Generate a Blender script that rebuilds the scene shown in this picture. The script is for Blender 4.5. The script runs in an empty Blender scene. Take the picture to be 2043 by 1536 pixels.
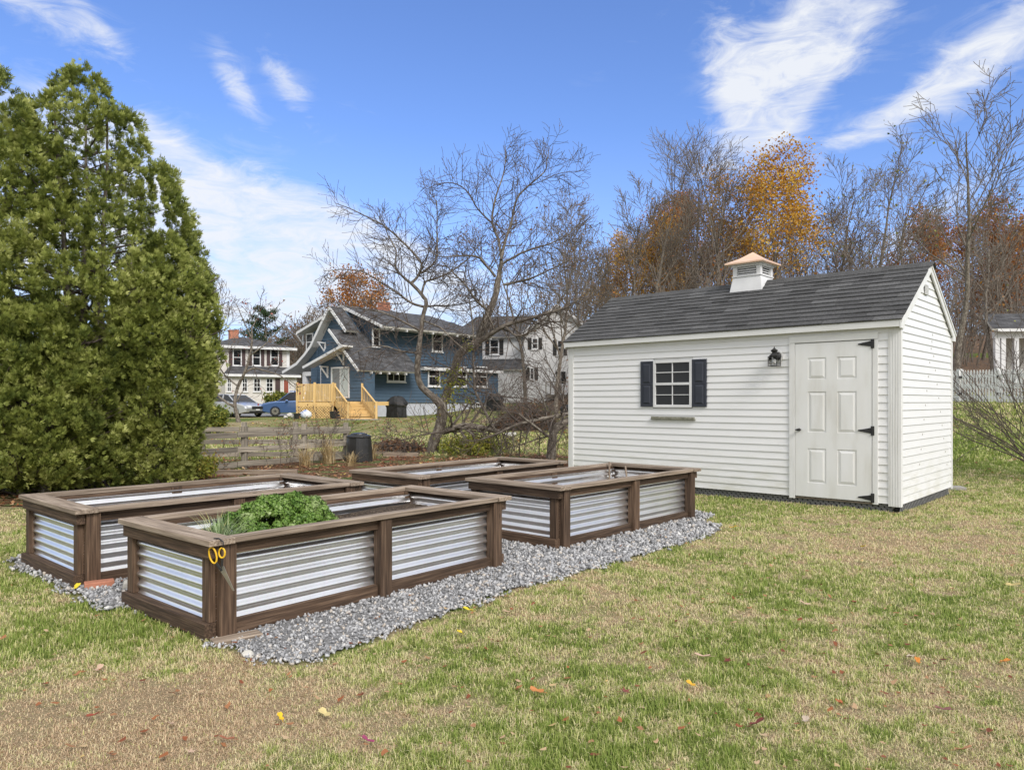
GN=820000; SN=75000
SUN=1.65; SANG=22; SKYT=(.76,.88,1.2,1); HAZC=(3.4,3.9,4.8,1); CLDC=(4.9,5.05,5.3,1); SKYS=.1; EXPO=0.87
import bpy, math, random
import numpy as np
from mathutils import Vector, Matrix
R_=random.Random(7); rng=np.random.default_rng(11)
F=1470.0; HY=801.0; H=1.42; CX=1021.5
def clamp(v,a=0.,b=1.): return max(a,min(b,v))
def S(t): t=np.clip(t,0,1); return t*t*(3-2*t)
def terr(x,y):
    x=np.asarray(x,float); y=np.asarray(y,float)
    z=.37*S((y-20)/28)
    z=z+1.3*S((y-12.5)/13)*S((x-4)/8)
    z=z+1.0*S((y-50)/14)*S((x+9)/8)
    z=z+.11*np.clip(y-27,0,60)*S((x-2)/12)
    z=z+.012*np.sin(x*1.7+.4)*np.sin(y*1.3+1.1)*S((y-3)/2)*0.6
    return z
def tz(x,y): return float(terr(x,y))
def P(px,py,Y): return Vector(((px-CX)/F*Y, Y, H-(py-HY)/F*Y))
def G(px,py):                                    # where a ray of the photograph meets the level ground
    Y=F*H/(py-HY); return ((px-CX)/F*Y, Y)
class Frame:
    def __init__(s,x,y,z,a): s.o=Vector((x,y,z)); s.a=math.radians(a); s.ca=math.cos(s.a); s.sa=math.sin(s.a)
    def ray(s,px,py):
        d=((px-CX)/F,1.0,-(py-HY)/F); o=(-s.o.x,-s.o.y,H-s.o.z)
        r=lambda v:(v[0]*s.ca-v[1]*s.sa, v[0]*s.sa+v[1]*s.ca, v[2])
        return r(o),r(d)
    def fx(s,px,py,ly=0.):
        o,d=s.ray(px,py); t=(ly-o[1])/d[1]; return (o[0]+d[0]*t, o[2]+d[2]*t)
    def fy(s,px,py,lx=0.):
        o,d=s.ray(px,py); t=(lx-o[0])/d[0]; return (o[1]+d[1]*t, o[2]+d[2]*t)
    def w(s,x,y,z=0.): return Vector((s.o.x+x*s.ca+y*s.sa, s.o.y-x*s.sa+y*s.ca, s.o.z+z))
C=bpy.context.scene.collection
# ---------------------------------------------------------------- objects
def tag(o,label=None,cat=None,group=None,kind=None):
    if label: o['label']=label
    if cat: o['category']=cat
    if group: o['group']=group
    if kind: o['kind']=kind
    return o
def thing(name,label,cat,loc=(0,0,0),rz=0.,group=None):
    o=bpy.data.objects.new(name,None); C.objects.link(o); o.location=loc; o.rotation_euler=(0,0,rz); o.empty_display_size=.1
    return tag(o,label,cat,group)
class MB:
    def __init__(s): s.V=[];s.F=[];s.G=[];s.R=[]
    def add(s,vs,fs,gs=None,r=None):
        n=len(s.V); s.V+= [tuple(v) for v in vs]; s.F+=[tuple(i+n for i in f) for f in fs]
        s.G+= list(gs) if gs else [tuple(v) for v in vs]
        rr=R_.random() if r is None else r
        s.R+=[rr]*len(vs); return s
    def box(s,x0,x1,y0,y1,z0,z1,r=None):
        x0,x1=min(x0,x1),max(x0,x1);y0,y1=min(y0,y1),max(y0,y1);z0,z1=min(z0,z1),max(z0,z1)
        vs=[(x,y,z) for z in (z0,z1) for y in (y0,y1) for x in (x0,x1)]
        fs=[(0,2,3,1),(4,5,7,6),(0,1,5,4),(2,6,7,3),(0,4,6,2),(1,3,7,5)]
        d=(x1-x0,y1-y0,z1-z0); k=d.index(max(d)); o=(R_.random()*20,R_.random()*20,R_.random()*20)
        gs=[(v[k]+o[0],v[(k+1)%3]+o[1],v[(k+2)%3]+o[2]) for v in vs]
        return s.add(vs,fs,gs,r)
    def hexa(s,vs,r=None,gs=None):   # 8 corners, same order as box
        return s.add(vs,[(0,2,3,1),(4,5,7,6),(0,1,5,4),(2,6,7,3),(0,4,6,2),(1,3,7,5)],gs,r)
    def beam(s,p,q,w,h,up=(0,0,1),r=None):
        p=Vector(p);q=Vector(q);d=(q-p);L=d.length;d.normalize();up=Vector(up)
        a=d.cross(up)
        if a.length<1e-4: a=d.cross(Vector((1,0,0)))
        a.normalize();b=a.cross(d);vs=[];gs=[];o=(R_.random()*20,R_.random()*20)
        for k,t in ((p,0),(q,L)):
            for j in (-1,1):
                for i in (-1,1):
                    vs.append(k+a*(i*w/2)+b*(j*h/2)); gs.append((t+o[0],i*w/2+o[1],j*h/2))
        return s.add(vs,[(0,1,3,2),(4,6,7,5),(0,4,5,1),(2,3,7,6),(0,2,6,4),(1,5,7,3)],gs,r)
    def prism(s,pts,n0,n1,axis,r=None):  # polygon pts (u,v) extruded along axis; axis 'y': (u,.,v), 'x': (.,u,v), 'z': (u,v,.)
        f={'y':lambda u,v,n:(u,n,v),'x':lambda u,v,n:(n,u,v),'z':lambda u,v,n:(u,v,n)}[axis]; m=len(pts)
        vs=[f(u,v,n0) for u,v in pts]+[f(u,v,n1) for u,v in pts]
        fs=[tuple(range(m)),tuple(range(2*m-1,m-1,-1))]+[(i,(i+1)%m,(i+1)%m+m,i+m) for i in range(m)]
        return s.add(vs,fs,None,r)
    def tube(s,pts,rad,n=6,r=None,cap=True):
        pts=[Vector(p) for p in pts];m=len(pts)
        if not isinstance(rad,(list,tuple)): rad=[rad]*m
        vs=[];ref=Vector((.31,.22,.93)).normalized();gs=[];acc=0
        for i,p in enumerate(pts):
            d=(pts[min(i+1,m-1)]-pts[max(i-1,0)])
            if d.length<1e-9: d=Vector((0,0,1))
            d.normalize();a=d.cross(ref)
            if a.length<.05:a=d.cross(Vector((1,0,0)))
            a.normalize();b=d.cross(a)
            if i: acc+=(p-pts[i-1]).length
            for k in range(n):
                t=2*math.pi*k/n; vs.append(p+(a*math.cos(t)+b*math.sin(t))*rad[i]); gs.append((acc,rad[i]*math.cos(t),rad[i]*math.sin(t)))
        fs=[(i*n+k,i*n+(k+1)%n,(i+1)*n+(k+1)%n,(i+1)*n+k) for i in range(m-1) for k in range(n)]
        if cap: fs+=[tuple(range(n-1,-1,-1)),tuple(range((m-1)*n,m*n))]
        return s.add(vs,fs,gs,r)
    def lathe(s,prof,n=16,c=(0,0,0),r=None):   # prof (radius,z)
        vs=[(c[0]+q*math.cos(2*math.pi*k/n),c[1]+q*math.sin(2*math.pi*k/n),c[2]+z) for q,z in prof for k in range(n)]
        m=len(prof); fs=[(i*n+k,i*n+(k+1)%n,(i+1)*n+(k+1)%n,(i+1)*n+k) for i in range(m-1) for k in range(n)]
        fs+=[tuple(range(n-1,-1,-1)),tuple(range((m-1)*n,m*n))]
        return s.add(vs,fs,None,r)
def mesh_np(name,V,faces,G=None,R=None,smooth=False):
    """faces: list of (N,k) int arrays"""
    me=bpy.data.meshes.new(name); V=np.asarray(V,np.float32)
    if not isinstance(faces,list): faces=[faces]
    faces=[f for f in faces if len(f)]
    me.vertices.add(len(V)); me.vertices.foreach_set('co',V.ravel())
    nl=sum(f.size for f in faces); npoly=sum(len(f) for f in faces)
    me.loops.add(nl); me.polygons.add(npoly)
    me.loops.foreach_set('vertex_index',np.concatenate([f.ravel() for f in faces]).astype(np.int32))
    tot=np.concatenate([np.full(len(f),f.shape[1],np.int32) for f in faces])
    me.polygons.foreach_set('loop_start',np.concatenate([[0],np.cumsum(tot)[:-1]]).astype(np.int32))
    try: me.polygons.foreach_set('loop_total',tot)
    except Exception: pass
    if smooth: me.polygons.foreach_set('use_smooth',np.ones(npoly,bool))
    if G is not None:
        a=me.attributes.new('gc','FLOAT_VECTOR','POINT'); a.data.foreach_set('vector',np.asarray(G,np.float32).ravel())
    if R is not None:
        a=me.attributes.new('rnd','FLOAT','POINT'); a.data.foreach_set('value',np.asarray(R,np.float32).ravel())
    me.update(calc_edges=True); me.validate(); return me
def link(name,me,mat,parent=None,bevel=0):
    if me is None: return None
    o=bpy.data.objects.new(name,me); C.objects.link(o)
    if mat is not None and not len(me.materials): me.materials.append(mat)
    if parent is not None: o.parent=parent
    if bevel:
        b=o.modifiers.new('b','BEVEL'); b.width=bevel; b.segments=2; b.limit_method='ANGLE'
    return o
def obj(name,mb,mat,parent=None,smooth=False,bevel=0):
    me=bpy.data.meshes.new(name); me.from_pydata(mb.V,[],mb.F)
    a=me.attributes.new('gc','FLOAT_VECTOR','POINT'); a.data.foreach_set('vector',np.asarray(mb.G,np.float32).ravel())
    a=me.attributes.new('rnd','FLOAT','POINT'); a.data.foreach_set('value',np.asarray(mb.R,np.float32))
    if smooth: me.polygons.foreach_set('use_smooth',[True]*len(me.polygons))
    return link(name,me,mat,parent,bevel)
def dup(root,loc=None,rz=None,scale=None,**k):
    r=root.copy(); C.objects.link(r)
    def kids(a,b):
        for ch in list(a.children):
            c=ch.copy(); C.objects.link(c); c.parent=b; kids(ch,c)
    kids(root,r)
    if loc is not None: r.location=loc
    if rz is not None: r.rotation_euler=(0,0,rz)
    if scale is not None: r.scale=scale if isinstance(scale,(tuple,list)) else (scale,)*3
    return tag(r,**k)
# ---------------------------------------------------------------- materials
g=lambda v:(v,v,v)
class NT:
    def __init__(s,t): s.t=t;s.n=t.nodes;s.l=t.links
    def new(s,ty,**k):
        n=s.n.new(ty)
        for a,b in k.items(): setattr(n,a,b)
        return n
    def put(s,sock,v):
        if v is None: return
        if hasattr(v,'is_output') or hasattr(v,'links'): s.l.new(v,sock)
        else: sock.default_value=v
    def math(s,op,a,b=None,c=None,cl=False):
        n=s.new('ShaderNodeMath',operation=op,use_clamp=cl); s.put(n.inputs[0],a); s.put(n.inputs[1],b)
        if c is not None: s.put(n.inputs[2],c)
        return n.outputs[0]
    def ramp(s,f,cols,interp='LINEAR'):
        n=s.new('ShaderNodeValToRGB'); s.put(n.inputs[0],f); e=n.color_ramp.elements; n.color_ramp.interpolation=interp
        while len(e)<len(cols): e.new(.5)
        for i,(p,c) in enumerate(cols):
            e[i].position=p
        for i,(p,c) in enumerate(cols): e[i].color=(*c,1) if not isinstance(c,(int,float)) else (c,c,c,1)
        return n.outputs[0]
    def noise(s,vec,scale,detail=4,rough=.55,dist=0.):
        n=s.new('ShaderNodeTexNoise'); s.put(n.inputs['Vector'],vec); n.inputs['Scale'].default_value=scale
        n.inputs['Detail'].default_value=detail; n.inputs['Roughness'].default_value=rough; n.inputs['Distortion'].default_value=dist
        return n.outputs[0]
    def mapv(s,vec,sc=(1,1,1),loc=(0,0,0),rot=(0,0,0)):
        n=s.new('ShaderNodeMapping'); s.put(n.inputs[0],vec); n.inputs['Scale'].default_value=sc; n.inputs['Location'].default_value=loc; n.inputs['Rotation'].default_value=rot
        return n.outputs[0]
    def mix(s,f,a,b,ty='MIX'):
        n=s.new('ShaderNodeMix',data_type='RGBA',blend_type=ty); s.put(n.inputs[0],f)
        for i,v in ((6,a),(7,b)):
            if isinstance(v,tuple) and len(v)==3: v=(*v,1)
            s.put(n.inputs[i],v)
        return n.outputs[2]
    def attr(s,name):
        n=s.new('ShaderNodeAttribute',attribute_name=name); return n
def newmat(name):
    m=bpy.data.materials.new(name); m.use_nodes=True; t=NT(m.node_tree); b=t.n['Principled BSDF']; return m,t,b
def bump(t,b,h,st=.3,dist=.01):
    n=t.new('ShaderNodeBump'); n.inputs['Strength'].default_value=st; n.inputs['Distance'].default_value=dist; t.put(n.inputs['Height'],h); t.l.new(n.outputs[0],b.inputs['Normal'])
def mt(name,cols,scale=3.,sc=(1,1,1),rough=.6,metal=0.,bmp=0.,bd=.004,coord='gc',rnd=0.,spec=.4,detail=5,sub=0.,knots=False):
    """generic: stretched noise -> colour ramp, per-piece brightness change, bump"""
    m,t,b=newmat(name)
    v=t.attr('gc').outputs['Vector'] if coord=='gc' else t.new('ShaderNodeTexCoord').outputs['Object']
    v=t.mapv(v,sc); f=t.noise(v,scale,detail)
    if not isinstance(cols,list): cols=[(.3,tuple(c*.9 for c in cols)),(.7,cols)]
    elif len(cols[0])==3: 
        k=len(cols); cols=[(.28+.44*i/(k-1),c) for i,c in enumerate(cols)]
    col=t.ramp(f,cols)
    if knots:
        vo=t.new('ShaderNodeTexVoronoi'); t.put(vo.inputs['Vector'],t.mapv(t.attr('gc').outputs['Vector'],(1.,5.5,5.5))); vo.inputs['Scale'].default_value=1.9
        kd=t.math('ADD',vo.outputs['Distance'],t.math('MULTIPLY_ADD',t.noise(v,3,3),.08,-.04))
        col=t.mix(1.,col,t.ramp(kd,[(0,.3),(.045,.45),(.075,1.25),(.1,.8),(.14,1.)]),'MULTIPLY')
    if rnd:
        r=t.attr('rnd').outputs['Fac']; g=t.math('MULTIPLY_ADD',r,rnd*2,1-rnd)
        gg=t.new('ShaderNodeCombineColor'); [t.put(gg.inputs[i],g) for i in range(3)]
        col=t.mix(1.,col,gg.outputs[0],'MULTIPLY')
    t.put(b.inputs['Base Color'],col); b.inputs['Roughness'].default_value=rough; b.inputs['Metallic'].default_value=metal
    b.inputs['Specular IOR Level'].default_value=spec
    if bmp: bump(t,b,f,bmp,bd)
    return m
def leafmat(name,cols,rough=.6,trans=.25,nz=1.5,spec=.3):
    """leaf colour from the per-leaf value, shifted in large patches"""
    m,t,b=newmat(name); r=t.attr('rnd').outputs['Fac']; o=t.new('ShaderNodeNewGeometry').outputs['Position']
    n=t.noise(o,nz,3); f=t.math('ADD',t.math('MULTIPLY',r,.75),t.math('MULTIPLY_ADD',n,1.1,-.42),cl=True)
    k=len(cols); col=t.ramp(f,[(i/(k-1),c) for i,c in enumerate(cols)])
    t.put(b.inputs['Base Color'],col); b.inputs['Roughness'].default_value=rough; b.inputs['Specular IOR Level'].default_value=spec
    if trans:
        tr=t.new('ShaderNodeBsdfTranslucent'); t.put(tr.inputs[0],col); mx=t.new('ShaderNodeMixShader'); mx.inputs[0].default_value=trans
        t.l.new(b.outputs[0],mx.inputs[1]); t.l.new(tr.outputs[0],mx.inputs[2]); t.l.new(mx.outputs[0],t.n['Material Output'].inputs[0])
    return m
M={}
M['wood']=mt('stained_wood',[(.028,.017,.01),(.08,.048,.029),(.17,.112,.072)],9,(.35,9,9),.8,bmp=.8,bd=.004,rnd=.32,knots=True)
M['woodcap']=mt('weathered_wood',[(.09,.068,.048),(.24,.185,.138),(.42,.345,.27)],8,(.3,8,8),.8,bmp=.8,bd=.004,rnd=.2,knots=True)
M['woodgrey']=mt('grey_fence_wood',[(.11,.095,.075),(.26,.23,.185),(.42,.37,.3)],6,(.3,7,7),.85,bmp=.4,bd=.004,rnd=.25)
M['pine']=mt('new_pine',[(.48,.3,.11),(.62,.42,.17),(.72,.52,.25)],4,(.3,5,5),.6,rnd=.12)
M['vinyl']=mt('white_vinyl',[(.64,.63,.6),(.74,.74,.73),(.77,.77,.76)],1.2,(1,1,3),.45,rnd=.02)
M['trim']=mt('white_trim',[(.62,.615,.585),(.72,.72,.705),(.76,.76,.75)],3,(.5,3,3),.5,rnd=.03)
M['shingle']=mt('asphalt_shingle',[g(.04),g(.078),g(.125)],60,(1,1,1),.9,bmp=.3,bd=.003,rnd=.5,spec=.2)
M['hroof']=None
M['copper']=mt('copper_roof',[(.72,.47,.32),(.82,.58,.42)],5,rough=.45,metal=.3)
M['black']=mt('black_metal',[g(.012),g(.03)],8,rough=.5)
M['shutter']=mt('slate_shutter',[(.028,.032,.045),(.04,.045,.06)],6,rough=.5)
M['blue']=mt('blue_siding',[(.052,.09,.137),(.074,.121,.176)],2,(.2,2,2),.7,rnd=.08)
M['white']=mt('white_paint',[g(.62),g(.74)],3,rough=.6,rnd=.04)
M['soffit']=mt('soffit_paint',[(.5,.49,.45),(.6,.58,.54)],3,rough=.7)
M['greyhouse']=mt('pale_grey_siding',[(.56,.53,.49),(.66,.63,.59)],3,rough=.7,rnd=.05)
M['found']=mt('painted_foundation',[(.45,.47,.52),(.56,.58,.63)],3,rough=.8)
M['brick']=mt('brick',[(.3,.12,.07),(.45,.2,.13)],12,rough=.9,rnd=.2)
M['cover']=mt('black_cover',[g(.012),g(.03)],5,rough=.55,bmp=.5,bd=.02)
M['soil']=mt('soil',[(.02,.013,.008),(.05,.033,.02),(.16,.12,.08)],45,rough=.95,bmp=1,bd=.02,coord='obj')
M['rock']=mt('pale_rock',[(.4,.38,.33),(.62,.6,.55)],9,rough=.85,bmp=.4,bd=.01,coord='obj')
M['conc']=mt('concrete_slab',[(.25,.24,.22),(.36,.34,.31)],9,rough=.9,bmp=.3,coord='obj')
M['bark']=mt('grey_bark',[(.06,.048,.038),(.15,.125,.1),(.33,.3,.25)],22,(.4,1,1),.9,bmp=.8,bd=.02)
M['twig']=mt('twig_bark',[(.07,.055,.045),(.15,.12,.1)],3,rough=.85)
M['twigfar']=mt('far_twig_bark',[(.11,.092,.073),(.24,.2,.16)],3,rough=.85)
M['plastic']=mt('black_plastic',[g(.02),g(.035)],4,rough=.35)
def glass(name,c,ro=.06):
    m,t,b=newmat(name); t.put(b.inputs['Base Color'],(*c,1)); b.inputs['Roughness'].default_value=ro; b.inputs['Specular IOR Level'].default_value=.28
    return m
M['pane']=glass('dark_window_glass',(.018,.02,.022))
M['curtain']=glass('pale_door_glass',(.42,.47,.46),.15)
M['doorglass']=glass('grey_door_glass',(.16,.17,.17),.1)
def clear():
    m,t,b=newmat('clear_glass'); b.inputs['Transmission Weight'].default_value=1; b.inputs['Roughness'].default_value=.02; b.inputs['IOR'].default_value=1.1; return m
M['clear']=clear()
def galv():
    m,t,b=newmat('galvanised_steel'); v=t.new('ShaderNodeTexCoord').outputs['Object']
    vo=t.new('ShaderNodeTexVoronoi'); t.put(vo.inputs['Vector'],v); vo.inputs['Scale'].default_value=90
    n=t.noise(v,2.2,5); n2=t.noise(t.mapv(v,(6,6,.4)),3,4)
    c=t.ramp(n,[(.3,(.74,.74,.74)),(.7,(.84,.84,.84))])
    c=t.mix(.12,c,vo.outputs['Color'],'SOFT_LIGHT')
    c=t.mix(t.math('MULTIPLY',t.ramp(n2,[(.55,g(0)),(.75,g(1))]),.18),c,(.42,.42,.38))
    t.put(b.inputs['Base Color'],c); b.inputs['Metallic'].default_value=.96
    t.put(b.inputs['Roughness'],t.math('MULTIPLY_ADD',vo.outputs['Distance'],.08,.28)); return m
M['galv']=galv()
def roofmat():
    m,t,b=newmat('house_shingle'); v=t.attr('gc').outputs['Vector']; br=t.new('ShaderNodeTexBrick'); t.put(br.inputs['Vector'],v)
    for k,c in (('Color1',.05),('Color2',.1),('Mortar',.03)): br.inputs[k].default_value=(c,c,c*1.04,1)
    br.inputs['Scale'].default_value=1; br.inputs['Brick Width'].default_value=.4; br.inputs['Row Height'].default_value=.16; br.inputs['Mortar Size'].default_value=.012
    n=t.noise(v,2,4); t.put(b.inputs['Base Color'],t.mix(1.,br.outputs[0],t.ramp(n,[(.3,g(.8)),(.7,g(1.5))]),'MULTIPLY')); b.inputs['Roughness'].default_value=.9; b.inputs['Specular IOR Level'].default_value=.2
    return m
M['hroof']=roofmat()
# ---------------------------------------------------------------- camera, light, sky
sc=bpy.context.scene
cam=bpy.data.cameras.new('camera'); co=bpy.data.objects.new('camera',cam); C.objects.link(co); sc.camera=co
co.location=(0,0,H); co.rotation_euler=(math.radians(90),0,0); cam.sensor_width=36; cam.lens=36*F/2043; cam.shift_y=(HY-768)/2043
cam.clip_end=3000; cam.clip_start=.05
SE,SA=math.radians(40),math.radians(152)      # sun height, and its compass bearing clockwise from +Y
sd=Vector((math.sin(SA)*math.cos(SE),math.cos(SA)*math.cos(SE),math.sin(SE)))
su=bpy.data.lights.new('sun','SUN'); so=bpy.data.objects.new('sun',su); C.objects.link(so); su.energy=SUN; su.angle=math.radians(SANG); su.color=(1,.95,.9)
so.rotation_euler=sd.to_track_quat('Z','Y').to_euler()
w=bpy.data.worlds.new('World'); sc.world=w; w.use_nodes=True; t=NT(w.node_tree); bg=t.n['Background']
sky=t.new('ShaderNodeTexSky',sky_type='NISHITA'); sky.sun_disc=False; sky.sun_elevation=SE; sky.sun_rotation=SA; sky.air_density=1.0; sky.dust_density=.6; sky.ozone_density=2.5
d=t.new('ShaderNodeTexCoord').outputs['Generated']; sx=t.new('ShaderNodeSeparateXYZ'); t.put(sx.inputs[0],d)
az=t.math('ARCTAN2',sx.outputs[0],sx.outputs[1]); el=t.math('ARCSINE',sx.outputs[2])
CL=[ # azimuth/elevation of each drift of cloud, its two half-lengths and its slant, density (measured in the photo, 1470 px per radian)
 (1450,90,45,75,0,1.1),(1540,160,140,60,-45,1.25),(1640,70,190,62,-42,1.2),(1560,225,70,40,-50,.9),(1720,20,120,60,-40,.6),
 (1960,110,200,30,-24,.75),(1940,150,230,70,-24,.5),(1800,215,230,20,-20,.65),(2010,40,120,30,-25,.6),(1850,440,120,28,-32,1.0),
 (460,150,55,26,60,.8),(500,215,70,18,40,.65),(575,175,80,24,48,.9),(650,190,40,14,20,.35),(730,230,50,12,0,.3),
 (60,10,170,32,12,.9),(185,45,60,18,40,.6),(320,300,110,30,28,1.0),(430,380,150,34,18,1.0),(520,440,240,60,14,1.15),(470,520,300,45,10,1.0),
 (720,500,160,60,20,.75),(640,400,170,26,25,.5),(150,260,170,60,10,.8),(330,590,300,50,5,.9),(100,420,160,110,10,1.),(1050,380,260,30,-5,.25),(1300,60,180,18,-30,.18),(900,600,700,60,3,.75),(560,560,260,70,4,.6)]
tot=None
for px,py,a,b_,rot,st in CL:
    A=math.atan((px-CX)/F); E=math.atan((HY-py)/F*math.cos(A)); c_,s_=math.cos(math.radians(rot)),math.sin(math.radians(rot)); k=math.cos(A)
    u=t.math('SUBTRACT',az,A); v=t.math('SUBTRACT',el,E)
    p=t.math('MULTIPLY_ADD',u,c_*F/a/k,t.math('MULTIPLY',v,-s_*F/a)); q=t.math('MULTIPLY_ADD',u,s_*F/b_/k,t.math('MULTIPLY',v,c_*F/b_))
    e=t.math('ADD',t.math('MULTIPLY',p,p),t.math('MULTIPLY',q,q)); e=t.math('MULTIPLY',t.math('POWER',2.718,t.math('MULTIPLY',e,-.7)),st)
    tot=e if tot is None else t.math('ADD',tot,e)
cv=t.new('ShaderNodeCombineXYZ'); t.put(cv.inputs[0],az); t.put(cv.inputs[1],el)
wr=t.noise(t.mapv(cv.outputs[0],(3,3,1)),1.5,2)
m1=t.mapv(cv.outputs[0],(3.2,8.5,1),rot=(0,0,math.radians(-25))); n1=t.noise(m1,1.6,9,.58,.35)
m2=t.mapv(cv.outputs[0],(5,16,1),rot=(0,0,math.radians(20))); n2=t.noise(m2,1.4,9,.6,.5)
sel=t.math('GREATER_THAN',az,-.1); nn=t.math('MULTIPLY_ADD',n1,.55,t.math('MULTIPLY',n2,.45))
fine=t.noise(t.mapv(cv.outputs[0],(9,26,1),rot=(0,0,math.radians(-33))),1.5,10,.66,1.0)
nn=t.math('MULTIPLY_ADD',fine,.5,t.math('MULTIPLY',nn,.55))
dens=t.math('ADD',t.math('MULTIPLY_ADD',nn,3.7,-1.98),t.math('MULTIPLY_ADD',t.math('MINIMUM',tot,1.5),.7,-.2)); dens=t.math('MULTIPLY',dens,t.math('MULTIPLY',tot,1.5,cl=True),cl=True)
dens=t.ramp(dens,[(0,g(0)),(.25,g(.16)),(.6,g(.55)),(1,g(.93))])
hz=t.ramp(el,[(0,g(.85)),(.09,g(.5)),(.2,g(.12)),(.35,g(0))])
behind=t.math('LESS_THAN',sx.outputs[1],0.)
base=t.mix(1.,sky.outputs[0],SKYT,'MULTIPLY')
c1=t.mix(t.math('MULTIPLY',hz,.85),base,HAZC)
# unseen white cloud veil, added behind and above the camera for neutral fill light
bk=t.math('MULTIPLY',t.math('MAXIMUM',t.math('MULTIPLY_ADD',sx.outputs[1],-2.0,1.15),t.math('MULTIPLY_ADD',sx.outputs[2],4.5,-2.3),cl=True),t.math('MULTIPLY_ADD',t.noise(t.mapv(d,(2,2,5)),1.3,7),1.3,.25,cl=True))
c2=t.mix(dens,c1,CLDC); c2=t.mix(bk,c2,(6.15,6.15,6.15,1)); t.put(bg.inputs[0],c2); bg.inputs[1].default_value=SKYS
sc.view_settings.view_transform='Standard'; sc.view_settings.look='None'; sc.view_settings.exposure=EXPO; sc.view_settings.gamma=1
sc.cycles.use_denoising=True; sc.cycles.max_bounces=6; sc.cycles.transparent_max_bounces=8
# ---------------------------------------------------------------- value noise for the lawn
def vnoise(x,y,s,seed):
    x=np.asarray(x,float)*s+seed*17.3; y=np.asarray(y,float)*s+seed*9.1; xi=np.floor(x).astype(np.int64); yi=np.floor(y).astype(np.int64)
    def h(a,b):
        v=(a*374761393+b*668265263+seed*1442695041)&0xffffffff; v=((v^(v>>13))*1274126177)&0xffffffff; return ((v^(v>>16))&0xffff)/65535.
    fx=x-xi; fy=y-yi; fx=fx*fx*(3-2*fx); fy=fy*fy*(3-2*fy)
    return (h(xi,yi)*(1-fx)+h(xi+1,yi)*fx)*(1-fy)+(h(xi,yi+1)*(1-fx)+h(xi+1,yi+1)*fx)*fy
def fbm(x,y,s,seed,o=4):
    r=0;a=.5
    for i in range(o): r=r+a*vnoise(x,y,s*2**i,seed+i); a*=.5
    return r/(1-.5**o)
DB=[(250,1440,.9,.55),(60,1500,.7,.3),(480,1420,.7,.45),(700,1400,.35,.2),(1230,1190,.7,.25),(1900,1080,1.6,.35),(1700,1070,1.2,.22),(2000,1400,.6,.4),(1350,1230,.5,.2),(60,1000,1.5,.35),
    (1880,1480,.35,.35),(300,1230,.55,-.45),(130,1280,.5,-.3),(60,1160,.5,-.3),(790,1400,.5,-.25),(1500,1030,1.5,-.22),(1960,930,2.5,-.4),(860,1300,.5,-.12),(1180,1440,.5,-.15)]
DBW=[(*G(a,b),r,s*.92) for a,b,r,s in DB]
def dry(x,y):
    d=.42+.5*(fbm(x,y,.75,3)-.5)+.95*(fbm(x,y,4.2,8,3)-.5)+1.1*(fbm(x,y,15,9,2)-.5)+.5*(vnoise(x,y,45,13)-.5)
    for a,b,r,s in DBW: d=d+s*np.exp(-((x-a)**2+(y-b)**2)/r**2)
    d=d-.12*S((y-13)/6)*S((x-5)/3)
    return np.clip(d,0,1)
def inpoly(x,y,P_):
    r=np.zeros(np.shape(x),bool); n=len(P_)
    for i in range(n):
        x1,y1=P_[i];x2,y2=P_[(i+1)%n]
        if y1==y2: continue
        c=((y1>y)!=(y2>y))&(x<(x2-x1)*(y-y1)/(y2-y1)+x1); r^=c
    return r
GRAV=[G(*p) for p in [(440,1289),(500,1318),(560,1330),(640,1326),(690,1302),(740,1288),(800,1262),(890,1228),(960,1205),(1035,1178),(1120,1158),(1215,1128),(1330,1096),(1440,1061),(1432,1048),(1395,1043)]]
GRAV+=[(2.6,9.3),(1.6,10.2),(.9,10.3),(-.6,10.9),(-1.6,9.3),(-2.6,8.4),(-4.2,7.3)]+[G(*p) for p in [(10,1122),(20,1140),(75,1155),(160,1203),(215,1226),(256,1214),(350,1247)]]
# beds: x,y,angle,L,W
BEDS=[(-1.757,4.275,40.4,2.71,1.28),(-3.255,5.488,41.7,2.645,1.40),(.461,6.957,42.5,2.73,1.305),(-1.0,7.966,39.7,2.756,1.217)]
BF=[Frame(x,y,0,a) for x,y,a,L,W in BEDS]
def bedmask(x,y,m=0.):
    r=np.zeros(np.shape(x),bool)
    for f,(bx,by,a,L,W) in zip(BF,BEDS):
        u=(x-bx)*f.ca-(y-by)*f.sa; v=(x-bx)*f.sa+(y-by)*f.ca
        r|=(u<-.04-m)&(u>-W+.04+m)&(v>.04+m)&(v<L-.04-m)
    return r
SF=Frame(4.922,9.35,0,42.57); SL,SW=5.30,2.72
def shedmask(x,y,m=0):
    u=(x-4.922)*SF.ca-(y-9.35)*SF.sa; v=(x-4.922)*SF.sa+(y-9.35)*SF.ca
    return (u<-m)&(u>-SL+m)&(v>m)&(v<SW-m)
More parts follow.
